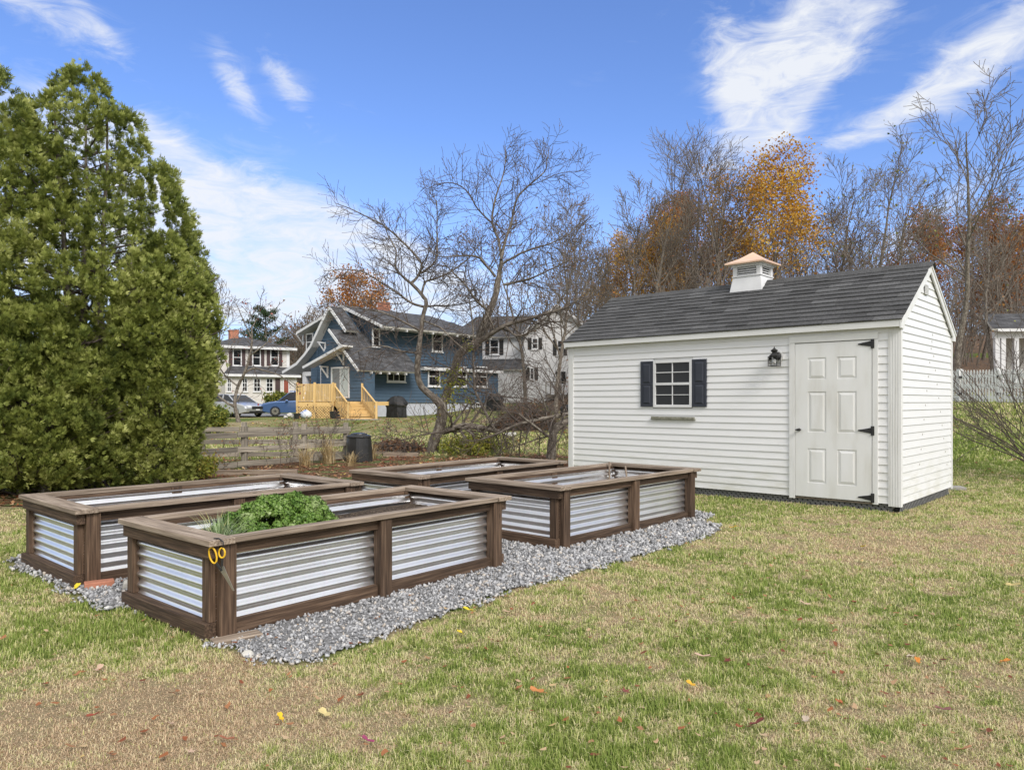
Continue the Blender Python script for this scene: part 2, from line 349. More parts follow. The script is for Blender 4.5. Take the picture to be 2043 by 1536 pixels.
# ---------------------------------------------------------------- terrain: one sheet to the horizon
def axis(a,b,n,far,m):
    c=np.linspace(a,b,n); f=np.geomspace(.3,far,m)
    return np.concatenate([a-f[::-1],c,b+f])
gx=axis(-9,12,240,900,34); gy=np.concatenate([-np.geomspace(.3,60,10)[::-1]+1.2,np.linspace(1.2,16,170),16+np.geomspace(.2,1200,70)])
XX,YY=np.meshgrid(gx,gy); ZZ=terr(XX,YY)
ZZ=ZZ-.03*inpoly(XX,YY,GRAV)*0
V=np.stack([XX.ravel(),YY.ravel(),ZZ.ravel()],1); nx,ny=len(gx),len(gy)
ii=(np.arange(ny-1)[:,None]*nx+np.arange(nx-1)[None]).ravel(); Fq=np.stack([ii,ii+1,ii+nx+1,ii+nx],1)
DR=dry(V[:,0],V[:,1])
LAWN_G=[(0,(.1,.14,.03)),(.3,(.18,.22,.055)),(.55,(.27,.26,.11)),(.78,(.36,.3,.17)),(1,(.37,.28,.17))]
def lawnmat():
    m,t,b=newmat('lawn_ground'); p=t.new('ShaderNodeNewGeometry').outputs['Position']; a=t.attr('rnd').outputs['Fac']
    n=t.noise(p,14,6,.7); n3=t.noise(p,1.1,4); n2=t.noise(t.mapv(p,(1,1,1)),90,3,.7)
    far=t.math('MULTIPLY',t.math('SUBTRACT',n3,.5),.9)
    f=t.math('ADD',a,t.math('ADD',t.math('MULTIPLY_ADD',n,.7,-.35),far),cl=True)
    c=t.ramp(f,LAWN_G); c=t.mix(1.,c,t.ramp(n2,[(.25,g(.35)),(.7,g(1.25))]),'MULTIPLY')
    # soil and moss seen between the stems, and leaf litter further off
    lf=t.new('ShaderNodeTexVoronoi'); t.put(lf.inputs['Vector'],p); lf.inputs['Scale'].default_value=3.2; lf.inputs['Randomness'].default_value=1
    lm=t.math('LESS_THAN',lf.outputs['Distance'],t.math('MULTIPLY_ADD',n3,.2,-.01))
    sxyz=t.new('ShaderNodeSeparateXYZ'); t.put(sxyz.inputs[0],p); fm=t.math('GREATER_THAN',sxyz.outputs[1],13.5)
    sep=t.new('ShaderNodeSeparateColor'); t.put(sep.inputs[0],lf.outputs['Color'])
    lc=t.ramp(sep.outputs[0],[(0,(.25,.1,.04)),(.4,(.4,.24,.1)),(.7,(.5,.33,.14)),(1,(.55,.42,.25))])
    c=t.mix(t.math('MULTIPLY',t.math('MULTIPLY',lm,fm),.75),c,lc)
    t.put(b.inputs['Base Color'],c); b.inputs['Roughness'].default_value=.95; b.inputs['Specular IOR Level'].default_value=.1
    bump(t,b,n2,.8,.03); return m
gme=mesh_np('lawn',V,Fq,R=DR,smooth=True); link('lawn',gme,lawnmat()); tag(C.objects['lawn'],'patchy green and straw coloured lawn','lawn',kind='structure')
def sheet(name,poly,z,mat,label,cat,res=None,er=.01):
    # triangulated sheet following the ground
    xs=[p[0] for p in poly];ys=[p[1] for p in poly]; res=res or .25
    a=np.arange(min(xs),max(xs)+res,res);b=np.arange(min(ys),max(ys)+res,res)
    X,Y=np.meshgrid(a,b); jx=X.ravel();jy=Y.ravel()
    n=len(a); ii=(np.arange(len(b)-1)[:,None]*n+np.arange(n-1)[None]).ravel(); f=np.stack([ii,ii+1,ii+n+1,ii+n],1)
    cx=jx[f].mean(1);cy=jy[f].mean(1)
    k=np.ones(len(cx),bool)
    for ux,uy in ((er,0),(-er,0),(0,er),(0,-er)): k&=inpoly(cx+ux+er*.6*(vnoise(cx,cy,4,3)-.5),cy+uy+er*.6*(vnoise(cx,cy,4,6)-.5),poly)
    f=f[k]
    u,inv=np.unique(f,return_inverse=True); 
    V=np.stack([jx[u],jy[u],terr(jx[u],jy[u])+z],1); o=link(name,mesh_np(name,V,inv.reshape(f.shape),smooth=True),mat)
    return tag(o,label,cat,kind='structure')
M['gravground']=mt('stone_dust',[(.1,.1,.1),(.2,.2,.2),(.3,.3,.3)],70,rough=.95,coord='obj',bmp=1,bd=.01)
sheet('gravel_bed',GRAV,.012,M['gravground'],'grey crushed stone bed under the planters','gravel bed',.03,.09)
# mulch and fallen leaves behind the beds
MUL=[(-7.5,13.4),(-8.2,17.5),(-4.3,19),(-2,19.5),(1,20),(2.5,18),(1.5,14),(-.5,12.6),(-1.2,11.2),(-3,9.7),(-4.6,8.9),(-5.5,9.8),(-7,9.6),(-9,10.2),(-10,11.5),(-8.6,12.6)]
M['mulch']=mt('leafy_mulch',[(.05,.028,.018),(.12,.06,.035),(.22,.13,.07),(.3,.2,.11)],26,rough=.95,coord='obj',bmp=1,bd=.04,detail=8)
def mulchmat():
    m,t,b=newmat('mulch'); p=t.new('ShaderNodeNewGeometry').outputs['Position']; n=t.noise(p,22,7,.7); n2=t.noise(p,1.3,3)
    c=t.ramp(n,[(.3,(.04,.025,.015)),(.48,(.13,.07,.04)),(.62,(.24,.14,.07)),(.75,(.36,.24,.13))])
    gr=t.ramp(t.noise(p,30,5,.7),[(.35,(.05,.08,.02)),(.65,(.2,.22,.09))])
    c=t.mix(t.ramp(n2,[(.5,g(0)),(.58,g(1))]),c,gr); t.put(b.inputs['Base Color'],c); b.inputs['Roughness'].default_value=.95; b.inputs['Specular IOR Level'].default_value=.1
    bump(t,b,n,1,.05); return m
sheet('mulch_bed',MUL,.01,mulchmat(),'brown leaf covered mulch behind the planters','mulch bed',.1,.3)
DRV=[(-34,52),(-14.6,50.2),(-13.9,49.5),(-13.6,56),(-14.5,63),(-40,66),(-60,60)]
M['asph']=mt('old_asphalt',[g(.12),g(.22),g(.3)],3,rough=.9,coord='obj')
sheet('driveway',DRV,.05,M['asph'],'grey gravelly driveway with parked cars','driveway',.8)
# ---------------------------------------------------------------- grass blades (stuff)
def blades(name,n,ymin,ymax,hl,wl,mat,label,cat,fn=None,wide=.74,pw=2.0):
    # depth drawn so that density falls off with distance
    u=rng.random(n); y=ymin*(ymax/ymin)**u; x=(rng.random(n)*2-1)*(y*wide+.9)
    k=~inpoly(x,y,GRAV)&~shedmask(x,y)&~bedmask(x,y)
    if fn is not None: k&=fn(x,y)
    x=x[k];y=y[k]; n=len(x); d=dry(x,y); tuft=fbm(x,y,5,21,3)
    k=(rng.random(n)<np.clip(1.1-.12*d-.35*(tuft<.42),.3,1)); x=x[k];y=y[k];d=d[k];tuft=tuft[k];n=len(x)
    sc_=np.clip(y/3.4,.8,None)**.75
    h=hl*(.45+.9*rng.random(n))*(1-.45*d)*(.6+.9*tuft)*sc_**.35; wd=wl*(.7+.6*rng.random(n))*sc_
    th=rng.random(n)*2*np.pi; bend=(.25+.75*rng.random(n))*(1+.9*d); fx=np.cos(th);fy=np.sin(th)
    a2=th+np.pi/2+rng.normal(0,.4,n); sx=np.cos(a2)*wd/2;sy=np.sin(a2)*wd/2; z=terr(x,y)-.004
    b=np.stack([x,y,z],1); s=np.stack([sx,sy,0*sx],1)
    mid=b+np.stack([fx*h*.22*bend,fy*h*.22*bend,h*.62*(1-.25*np.minimum(bend,1.6)/1.6)],1)
    tip=b+np.stack([fx*h*.75*bend,fy*h*.75*bend,h*np.clip(1.05-.5*bend,.12,1)],1)
    V=np.concatenate([b-s,b+s,mid+s*.75,mid-s*.75,tip]); i=np.arange(n)
    fq=np.stack([i,i+n,i+2*n,i+3*n],1); ft=np.stack([i+3*n,i+2*n,i+4*n],1)
    r=np.clip(d+rng.normal(0,.2,n)+(rng.random(n)<.12)*.3-(rng.random(n)<.14)*.38,0,1)
    R=np.concatenate([r,r,r,r,np.clip(r+.07,0,1)])
    o=link(name,mesh_np(name,V,[fq,ft],R=R),mat); return tag(o,label,cat,kind='stuff')
def grassmat():
    m,t,b=newmat('grass_blade'); a=t.attr('rnd').outputs['Fac']
    c=t.ramp(a,[(0,(.23,.31,.06)),(.2,(.36,.42,.11)),(.4,(.57,.57,.22)),(.6,(.76,.7,.4)),(.8,(.76,.63,.41)),(1,(.6,.44,.28))])
    t.put(b.inputs['Base Color'],c); b.inputs['Roughness'].default_value=.55; b.inputs['Specular IOR Level'].default_value=.25
    tr=t.new('ShaderNodeBsdfTranslucent'); t.put(tr.inputs[0],c); mx=t.new('ShaderNodeMixShader'); mx.inputs[0].default_value=.3
    t.l.new(b.outputs[0],mx.inputs[1]); t.l.new(tr.outputs[0],mx.inputs[2]); t.l.new(mx.outputs[0],t.n['Material Output'].inputs[0]); return m
M['grass']=grassmat()
nomul=lambda x,y:~inpoly(x,y,MUL)
blades('grass',GN,2.3,15.5,.038,.0033,M['grass'],'short green and dry grass covering the near lawn','grass',nomul)
blades('distant_grass',GN//6,15.5,30,.07,.006,M['grass'],'grass on the lawns beyond the fence and shed','grass',nomul,pw=1)
# ---------------------------------------------------------------- crushed stone
def stones(n):
    xs=[p[0] for p in GRAV];ys=[p[1] for p in GRAV]
    u=rng.random(n); y=3.9*(10.4/3.9)**u; x=rng.random(n)*(max(xs)-min(xs))+min(xs); fr=fbm(x,y,6,5,2)
    k=inpoly(x+.07*(vnoise(x,y,7,2)-.5)*2+rng.normal(0,.02,n),y+.07*(vnoise(x,y,7,4)-.5)*2+rng.normal(0,.02,n),GRAV)&~bedmask(x,y,.07); x=x[k];y=y[k];n=len(x)
    s=(.0045+.008*rng.random(n)**2.2)*np.clip(y/5,.85,1.35)
    # a few strays lying in the grass at the edge
    B=np.array([(i,j,k) for k in(-1,1) for j in(-1,1) for i in(-1,1)],float)
    Vt=B[None]*(.55+.6*rng.random((n,8,3)))*s[:,None,None]*np.array([1.35,.95,.6])
    q=rng.normal(size=(n,4)); q/=np.linalg.norm(q,axis=1)[:,None]; a,b,c,d=q.T
    Rm=np.stack([np.stack([a*a+b*b-c*c-d*d,2*(b*c-a*d),2*(b*d+a*c)],1),np.stack([2*(b*c+a*d),a*a-b*b+c*c-d*d,2*(c*d-a*b)],1),np.stack([2*(b*d-a*c),2*(c*d+a*b),a*a-b*b-c*c+d*d],1)],1)
    Vt=np.einsum('nij,nkj->nki',Rm,Vt); z=terr(x,y)+.012+s*(.2+1.0*rng.random(n))
    Vt+=np.stack([x,y,z],1)[:,None]
    f=np.array([(0,2,3,1),(4,5,7,6),(0,1,5,4),(2,6,7,3),(0,4,6,2),(1,3,7,5)]); Fc=(np.arange(n)[:,None,None]*8+f[None]).reshape(-1,4)
    rr=np.repeat(rng.random(n),8); me=mesh_np('gravel',Vt.reshape(-1,3),Fc,R=rr)
    m,t,b_=newmat('crushed_stone'); p=t.new('ShaderNodeNewGeometry').outputs['Position']
    c=t.ramp(t.attr('rnd').outputs['Fac'],[(0,(.18,.182,.185)),(.3,(.31,.312,.318)),(.6,(.42,.422,.428)),(.85,(.53,.53,.525)),(.95,(.48,.42,.35)),(1,(.7,.69,.66))])
    t.put(b_.inputs['Base Color'],t.mix(1.,c,t.ramp(t.noise(p,120,3),[(.3,g(.7)),(.7,g(1.2))]),'MULTIPLY')); b_.inputs['Roughness'].default_value=.85
    tag(link('gravel',me,m),'grey crushed stone around the raised planters','gravel',kind='stuff')
stones(SN)
# ---------------------------------------------------------------- leaf litter
def litter(name,n,fn,size,mat,label,cat,dens=None,thick=.25):
    x,y=fn(n); n=len(x); s=size*(.6+.8*rng.random(n)); th=rng.random(n)*6.283; z=terr(x,y)
    ang=np.arange(7)*2*np.pi/7; rad=np.array([1.15,.55,.9,.6,.85,.62,.8])
    lx=np.cos(ang)*rad;ly=np.sin(ang)*rad*.8
    cu=rng.random((n,1))*thick*2; lz=(lx**2+ly**2)[None]*cu*.6+rng.random((n,7))*.18; ca,sa=np.cos(th)[:,None],np.sin(th)[:,None]
    lx=lx[None]*(1-.3*cu);tx=rng.normal(0,.25,(n,1)); lz=lz+lx*tx
    X=x[:,None]+(lx*ca-ly[None]*sa)*s[:,None];Y=y[:,None]+(lx*sa+ly[None]*ca)*s[:,None];Z=z[:,None]+.012+lz*s[:,None]+rng.random((n,1))*.02
    Vr=np.stack([X,Y,Z],2); cc=Vr.mean(1,keepdims=True)-np.array([0,0,1.])*(s[:,None,None]*.08); V=np.concatenate([Vr,cc],1).reshape(-1,3)
    f=np.array([(i,(i+1)%7,7) for i in range(7)]); Fc=(np.arange(n)[:,None,None]*8+f[None]).reshape(-1,3)
    o=link(name,mesh_np(name,V,Fc,R=np.repeat(rng.random(n),8)),mat); return tag(o,label,cat,kind='stuff')
M['litter']=leafmat('fallen_leaf',[(.1,.03,.018),(.2,.06,.025),(.3,.11,.04),(.36,.2,.1),(.5,.36,.22),(.55,.4,.08)],.6,.1,nz=.4)
def f_lawn(n):
    y=2.5*(15/2.5)**rng.random(n)**.8; x=(rng.random(n)*2-1)*(y*.74+.3); k=~shedmask(x,y)&~bedmask(x,y)&~inpoly(x,y,MUL); return x[k],y[k]
def f_poly(P_):
    def f(n):
        xs=[p[0] for p in P_];ys=[p[1] for p in P_]; x=min(xs)+rng.random(n)*(max(xs)-min(xs)); y=min(ys)+rng.random(n)*(max(ys)-min(ys)); k=inpoly(x,y,P_)&~bedmask(x,y)&~shedmask(x,y)&(fbm(x,y,.7,31)>.33); return x[k],y[k]
    return f
litter('fallen_leaves',1300,f_lawn,.018,M['litter'],'small brown and orange leaves strewn over the near lawn','fallen leaves')
litter('leaf_litter',9000,f_poly(MUL),.042,M['litter'],'layer of brown fallen leaves behind the planters','leaf litter')
litter('slope_leaves',1500,f_poly([(7.5,12.5),(9,11.5),(16,16),(26,26),(14,26)]),.05,M['litter'],'pale fallen leaves on the grass slope beside the shed','fallen leaves')
litter('field_leaves',5000,f_poly([(-14,21),(-14,46),(6,46),(8,21),(2,18),(-2,20)]),.07,M['litter'],'scattered leaves over the neighbouring lawn','fallen leaves')
# larger single leaves one can pick out
def bigleaf(px,py,size,col,label,star=False,group=None):
    x,y=G(px,py); n=15 if star else 12; mb=MB(); a0=R_.random()*6.28
    ring=[]
    for i in range(n):
        a=2*math.pi*i/n; r=(1.0 if i%3==0 else .45) if star else (abs(math.cos(a))**.7*1.0+.45*abs(math.sin(a))+.1*math.cos(a))
        ring.append((r*math.cos(a),(.9 if star else .55)*r*math.sin(a),.22*r*r*(1 if i%2 else .7)+.1*R_.random()))
    vs=[(p[0]*size,p[1]*size,p[2]*size) for p in ring]; vs=[(0,0,0)]+vs; th=.0006
    vs2=[(v[0],v[1],v[2]-th) for v in vs]; m=len(vs)
    fs=[(0,i,i%n+1) for i in range(1,n+1)]+[(m,m+i%n+1,m+i) for i in range(1,n+1)]
    mb.add(vs+vs2,fs); mb.beam((-size*1.5,0,.1*size),(-size*.6,0,.05*size),.0015,.0015)
    m_=mt('leaf_colour',[tuple(c*.75 for c in col),col],30,rough=.6,coord='obj')
    o=obj('fallen_leaf',mb,m_); o.location=(x,y,tz(x,y)+.03); o.rotation_euler=(R_.uniform(-.3,.3),R_.uniform(-.3,.3),a0)
    tag(o,label,'leaf',group or 'single fallen leaves')
Yw=(.75,.58,.03);Ow=(.6,.22,.03);Tn=(.5,.35,.22);Rd=(.16,.03,.02);Bn=(.28,.1,.04);Pk=(.55,.38,.27)
for a in [(919,1272,.035,Yw,'bright yellow oval leaf standing in the grass beside the gravel edge'),
 (934,1225,.04,Yw,'yellow leaf resting on the edge of the gravel strip'),
 (1011,1230,.05,Tn,'large curled tan leaf on grass just below the gravel edge',True),
 (995,1290,.035,Bn,'dark reddish leaf pair on lawn below the gravel strip',True),
 (1510,1456,.036,Rd,'glossy dark maroon curled leaf at the front of the lawn'),
 (1676,1415,.034,(.42,.13,.04),'upright rust brown oval leaf in the front right lawn'),
 (649,1436,.034,(.62,.5,.22),'pale yellow oval leaf on the brown grass at front'),
 (560,1444,.025,(.8,.5,.02),'small folded golden yellow leaf on brown grass'),
 (453,1488,.03,(.33,.12,.06),'reddish brown cupped leaf on brown grass at front'),
 (187,1440,.03,(.28,.06,.03),'dark red leaf on dry grass in the front left'),
 (341,1457,.028,Pk,'pale star shaped leaf on the dry grass',True),
 (381,1514,.028,Pk,'pale tan lobed leaf near the bottom edge of the brown patch',True),
 (197,1345,.03,Pk,'flat pinkish tan leaf between green and brown grass'),
 (1403,1320,.042,Pk,'broad tan leaf lying in the middle of the lawn'),
 (1607,1212,.038,Pk,'pale tan leaf on the lawn near a brown one'),
 (1704,1208,.036,Bn,'orange brown pointed leaf in the mid right lawn'),
 (1831,1330,.03,Ow,'orange leaf partly covering a pale curled leaf'),
 (1815,1322,.04,(.6,.5,.38),'pale long curled leaf beside an orange leaf'),
 (2005,1330,.032,Ow,'orange leaf near the right edge of the lawn'),
 (1793,1216,.03,(.65,.55,.42),'whitish small leaf on the right of the lawn'),
 (1379,1376,.026,(.7,.4,.03),'golden leaf in the middle front lawn'),
 (1072,1390,.034,(.5,.2,.06),'orange brown leaf on the green grass at front'),
 (1247,1390,.034,(.2,.06,.04),'dark maroon lobed leaf on green grass at front',True),
 (1452,1328,.03,Rd,'small dark red lobed leaf beside a large tan leaf',True),
 (1884,1428,.034,(.2,.08,.07),'dusky purple brown leaf near the front right'),
 (1607,1450,.036,(.5,.4,.3),'long pale curled leaf at the front of the lawn'),
 (1463,1058,.04,(.75,.45,.03),'golden leaf by the far tip of the gravel strip'),
 (1722,1097,.045,Yw,'yellow leaf on the lawn in front of the shed door'),
 (2020,1176,.05,(.6,.48,.2),'pale yellow leaf at the far right of the lawn'),
 (152,1182,.045,Yw,'yellow leaf lying in green grass in front of the left planter'),
 (732,1490,.03,(.3,.05,.12),'magenta red leaf at the bottom of the lawn'),
 (1922,1509,.034,(.45,.22,.1),'brown leaf close to the bottom right corner')]:
    bigleaf(*a)
# ---------------------------------------------------------------- raised beds
ZT=.61
def corrug(L,z0,z1,amp=.011,pitch=.0715,ph=0):
    """corrugated sheet in the local x-z plane, facing -y, real thickness"""
    nz=max(8,int((z1-z0)/pitch*10)); mb=MB(); vs=[];fs=[]
    for s,off in ((0,-.0006),(1,.0006)):
        for i in range(nz+1):
            z=z0+(z1-z0)*i/nz; y=-amp*math.sin(2*math.pi*z/pitch+ph)+off
            vs+=[(0,y,z),(L,y,z)]
    m=2*(nz+1)
    for i in range(nz):
        a=2*i; fs.append((a,a+1,a+3,a+2)); fs.append((m+a,m+a+2,m+a+3,m+a+1))
    fs+=[(0,m,m+1,1),(m-2,m-1,2*m-1,2*m-2)]
    mb.add(vs,fs); return mb
def bed(i,label,soil=.45):
    x,y,a,L,W=BEDS[i]; t=thing('raised_bed',label,'raised bed',(x,y,0),-math.radians(a),'raised garden beds of wood and corrugated steel')
    # local x: right (end wall spans -W..0), local y: back (0..L)
    o=.045; X0,X1=-W+o,-o; Y0,Y1=o,L-o; ct=.036; zc=ZT-ct
    W_=M['wood']; 
    for ys in (0,1):   # end frames
        ya,yb=(Y0,Y0+.045) if ys==0 else (Y1-.045,Y1)
        y1,y2=(ya-.02,yb-.004) if ys==0 else (ya+.004,yb+.02)
        b=MB(); b.box(X0-.02,X1+.0,y1,y2,zc-.082,zc-.001); obj('end_rail',b,W_,t,bevel=.003)
        b=MB(); b.box(X0-.02,X1-.035,y1-(.012 if not ys else 0),y2+(.012 if ys else 0),.015,.105); obj('end_rail',b,W_,t,bevel=.003)
        for xx in (X0+.0,X1-.13):
            b=MB(); b.box(xx,xx+.085,ya,yb,.106,zc-.083); obj('stile',b,W_,t,bevel=.003)
        p=obj('steel_panel',corrug(X1-X0-.09,.07,zc-.03),M['galv'],t,True); p.location=(X0+.045,ya+.04 if not ys else yb-.075,0)
    for k,xx in enumerate((X1-.09,X0)):   # corner posts and middle posts on the long sides
        s=1 if k==0 else -1
        for yy in (Y0+.046,(Y0+Y1)/2-.05,Y1-.046-.1):
            e=.012; b=MB(); b.box(xx+(e if k==0 else -e),xx+.09+(e if k==0 else -e),yy,yy+.1,0,zc-.001); obj('post',b,W_,t,bevel=.004)
        fx0,fx1=(X1-.068,X1-.028) if k==0 else (X0+.028,X0+.068)
        for za,zb in ((zc-.075,zc-.0015),(.01,.1)):
            for ya,yb in ((Y0+.147,(Y0+Y1)/2-.051),((Y0+Y1)/2+.051,Y1-.147)):
                b=MB(); b.box(fx0,fx1,ya,yb,za,zb); obj('side_rail',b,W_,t,bevel=.003)
        p=obj('steel_panel',corrug(Y1-Y0-.2,.07,zc-.03),M['galv'],t,True)
        if k==0: p.rotation_euler=(0,0,math.pi/2); p.location=(X1-.084,Y0+.1,0)
        else: p.rotation_euler=(0,0,-math.pi/2); p.location=(X0+.084,Y1-.1,0)
    ew,lw=.165,.088    # cap boards: wide over the ends, narrow along the sides
    for ya,yb in ((0,ew),(L-ew,L)):
        b=MB(); b.box(-W,-.0,ya,yb,zc,ZT); obj('cap_board',b,M['woodcap'],t,bevel=.004)
    for xa,xb in ((-lw-.012,-.012),(-W+.012,-W+lw+.012)):
        b=MB(); b.box(xa,xb,ew+.002,L-ew-.002,zc+.001,ZT+.001); obj('cap_board',b,M['woodcap'],t,bevel=.004)
    # soil
    n=26; vs=[];fs=[]
    for q in range(n):
        for p_ in range(n):
            u=X0+.1+(X1-X0-.2)*p_/(n-1); v=Y0+.06+(Y1-Y0-.12)*q/(n-1); vs.append((u,v,soil+.03*math.sin(u*5+i)*math.cos(v*3)+.012*R_.random()+.05*(v/L)))
    for q in range(n-1):
        for p_ in range(n-1): a_=q*n+p_; fs.append((a_,a_+1,a_+n+1,a_+n))
    b=MB(); b.add(vs,fs); obj('soil',b,M['soil'],t,True)
    return t
bed(0,'front planter with curly kale and yellow scissors hanging on its corner',.40)
bed(1,'planter behind and left of the front one, empty, standing on a brick',.25)
bed(2,'empty planter nearest the shed with two wooden stakes inside',.3)
bed(3,'rearmost empty planter, half hidden behind the other three',.3)
# kale
def ruffled(cx,cy,cz,r,nx_,ny_,nz_,seed,V,Fc,R,nr=7,na=26):
    rs=np.random.default_rng(seed); n=Vector((nx_,ny_,nz_)).normalized(); a=n.orthogonal().normalized(); b=n.cross(a); base=len(V); c=rs.random()
    ph=rs.random()*6.28
    for i in range(nr):
        q=i/(nr-1)
        for j in range(na):
            t=2*math.pi*j/na; rr=r*(q**.8)*(1+.14*math.sin(3*t+ph)); hh=r*(-.25*q*q+.5*q**1.6*math.sin(6*t+ph+2*q)+.38*q**2*math.sin(11*t+2*ph+5*q)); rr*=1+.16*math.sin(8*t+ph)*q
            V.append(Vector((cx,cy,cz))+a*(rr*math.cos(t))+b*(rr*math.sin(t))+n*hh); R.append(min(1,max(0,c*.65+.35*q+rs.normal()*.05)))
    for i in range(nr-1):
        for j in range(na): Fc.append((base+i*na+j,base+i*na+(j+1)%na,base+(i+1)*na+(j+1)%na,base+(i+1)*na+j))
V=[];Fc=[];R=[]; f=BF[0]
kt=thing('kale_plant','bushy bright green curly kale growing in the front planter','plant',f.w(-.76,.97,.42),-f.a)
kr=np.random.default_rng(77); VV=[];RR=[]
for k in range(230):      # rounded curly heads, each a crowd of tiny frilled lobes
    z=kr.random()**.7; ph=kr.random()*6.283; q=math.sqrt(max(0,1-z*z)); lump=1+.12*math.sin(3*ph+1)+.1*math.sin(5*ph)
    c=np.array([q*math.cos(ph)*.29*lump,q*math.sin(ph)*.43*lump,z*.27])*kr.uniform(.86,1.03); out=np.array([c[0]/.1,c[1]/.2,c[2]/.07+1.]); out/=np.linalg.norm(out)
    cr=kr.uniform(.032,.06); m=int(cr*3600); d=kr.normal(size=(m,3)); d/=np.linalg.norm(d,axis=1)[:,None]; d+=out*.7; d/=np.linalg.norm(d,axis=1)[:,None]
    rr=cr*(kr.random(m)**.35)*(1+.25*np.sin(d[:,0]*9+k)*np.sin(d[:,1]*8+k)); p=c+d*rr[:,None]; s_=kr.uniform(.0055,.011,m)[:,None]
    u=kr.normal(size=(m,3)); u-=d*(u*d).sum(1)[:,None]*.75; u/=np.linalg.norm(u,axis=1)[:,None]; v=np.cross(d,u)
    ring=[p+u*s_*math.cos(t)+v*s_*math.sin(t)+d*s_*(.55 if i%2 else -.35) for i,t in enumerate(np.arange(6)*math.pi/3)]
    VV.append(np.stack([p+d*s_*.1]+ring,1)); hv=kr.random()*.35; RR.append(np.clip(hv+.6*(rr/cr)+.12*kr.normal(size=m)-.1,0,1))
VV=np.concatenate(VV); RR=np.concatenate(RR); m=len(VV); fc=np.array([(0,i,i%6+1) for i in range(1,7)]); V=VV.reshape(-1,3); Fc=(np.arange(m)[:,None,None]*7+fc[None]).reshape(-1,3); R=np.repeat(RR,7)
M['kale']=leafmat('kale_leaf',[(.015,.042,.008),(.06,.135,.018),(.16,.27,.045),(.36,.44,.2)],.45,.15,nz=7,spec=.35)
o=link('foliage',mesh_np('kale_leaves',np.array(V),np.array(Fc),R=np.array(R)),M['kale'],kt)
b=MB()
for k in range(14):
    a_=R_.random()*6.28; b.tube([(0,0,-.03),(.12*math.cos(a_),.15*math.sin(a_),.08),(.2*math.cos(a_),.28*math.sin(a_),.14)],[.008,.006,.004],5)
M['stem']=mt('pale_stem',[(.12,.2,.05),(.25,.34,.12)],8); obj('stem',b,M['stem'],kt,True)
def clump(name,label,cat,loc,n,h,w_,spread,mat,group=None,stuff=False,droop=.6,seed=1,par=None):
    rs=np.random.default_rng(seed); V=[];Fq=[];R=[]
    for i in range(n):
        a=rs.random()*6.283; sp=rs.random()**.7*spread; hh=h*(.55+.5*rs.random()); bx,by=rs.normal(0,spread*.12,2); r=rs.random(); base=len(V); ns=5; wv=Vector((-math.sin(a),math.cos(a),0))
        a2=a+rs.normal(0,.5)
        for k in range(ns+1):
            q=k/ns; p=Vector((bx+math.cos(a)*sp*q**1.6,by+math.sin(a)*sp*q**1.6,hh*(q-droop*.45*q**3*(sp/spread)))); ww=w_*(1-q**2*.9)/2
            V.append(p-wv*ww); V.append(p+wv*ww); R+=[r,r]
        for k in range(ns): Fq.append((base+2*k,base+2*k+1,base+2*k+3,base+2*k+2))
    o=link(name,mesh_np(name,np.array([tuple(v) for v in V]),np.array(Fq),R=np.array(R)),mat); o.location=loc
    return tag(o,label,cat,group,'stuff' if stuff else None)
M['chive']=leafmat('chive_blade',[(.16,.23,.1),(.28,.38,.17),(.45,.52,.32),(.6,.5,.15)],.5,.2,nz=5)
clump('chive_plant','tuft of thin pale green chives at the near end of the front planter','plant',f.w(-.55,.36,.40),150,.33,.006,.28,M['chive'],seed=4)
# scissors hung on a loop of black cord at the near corner
s=thing('scissors','yellow handled scissors hanging from the corner of the front planter','scissors',f.w(-.02,.015,0),-f.a)
def ring(cx,cz,rx,rz_,rot,y,rad,n=20):
    c_,s_=math.cos(rot),math.sin(rot); pts=[]
    for i in range(n+1):
        t=2*math.pi*i/n; u=rx*math.cos(t); v=rz_*math.sin(t); pts.append((cx+u*c_-v*s_,y,cz+u*s_+v*c_))
    return pts
M['yel']=mt('yellow_plastic',[(.72,.42,.02),(.8,.5,.03)],8,rough=.4,coord='obj'); M['blade']=mt('dull_steel',[g(.3),(.5,.45,.36)],30,rough=.35,metal=.9,coord='obj')
# scissors hang in the plane facing outward along -y+x; local frame rotated to face the corner
b=MB(); b.tube(ring(-.045,.520,.022,.048,.25,0,.0),.0055,6,cap=False); obj('handle',b,M['yel'],s,True)
b=MB(); b.tube(ring(.012,.535,.019,.028,0,0,.0),.0055,6,cap=False); obj('handle',b,M['yel'],s,True)
b=MB(); b.beam((-.026,0,.478),(.012,0,.430),.016,.008,(0,1,0)); b.beam((.014,.002,.508),(.010,.002,.44),.013,.008,(0,1,0)); obj('shank',b,M['black'],s,bevel=.002)
b=MB(); b.prism([(.000,.452),(.024,.458),(.036,.43),(.088,.318),(.082,.316),(.022,.405),(-.006,.438)],-.002,.002,'y'); obj('blade',b,M['blade'],s,bevel=.0008)
b=MB(); b.tube([(-.055,.03,.612),(-.02,.02,.616),(.02,.0,.60),(.022,-.004,.57),(.012,-.004,.56)],.004,6); b.tube([(-.03,-.004,.565),(-.035,0,.60),(-.03,.02,.614)],.003,6); obj('cord',b,M['black'],s,True)
s.rotation_euler=(0,0,-f.a+math.radians(32)); s.location=f.w(.012,.06,0)
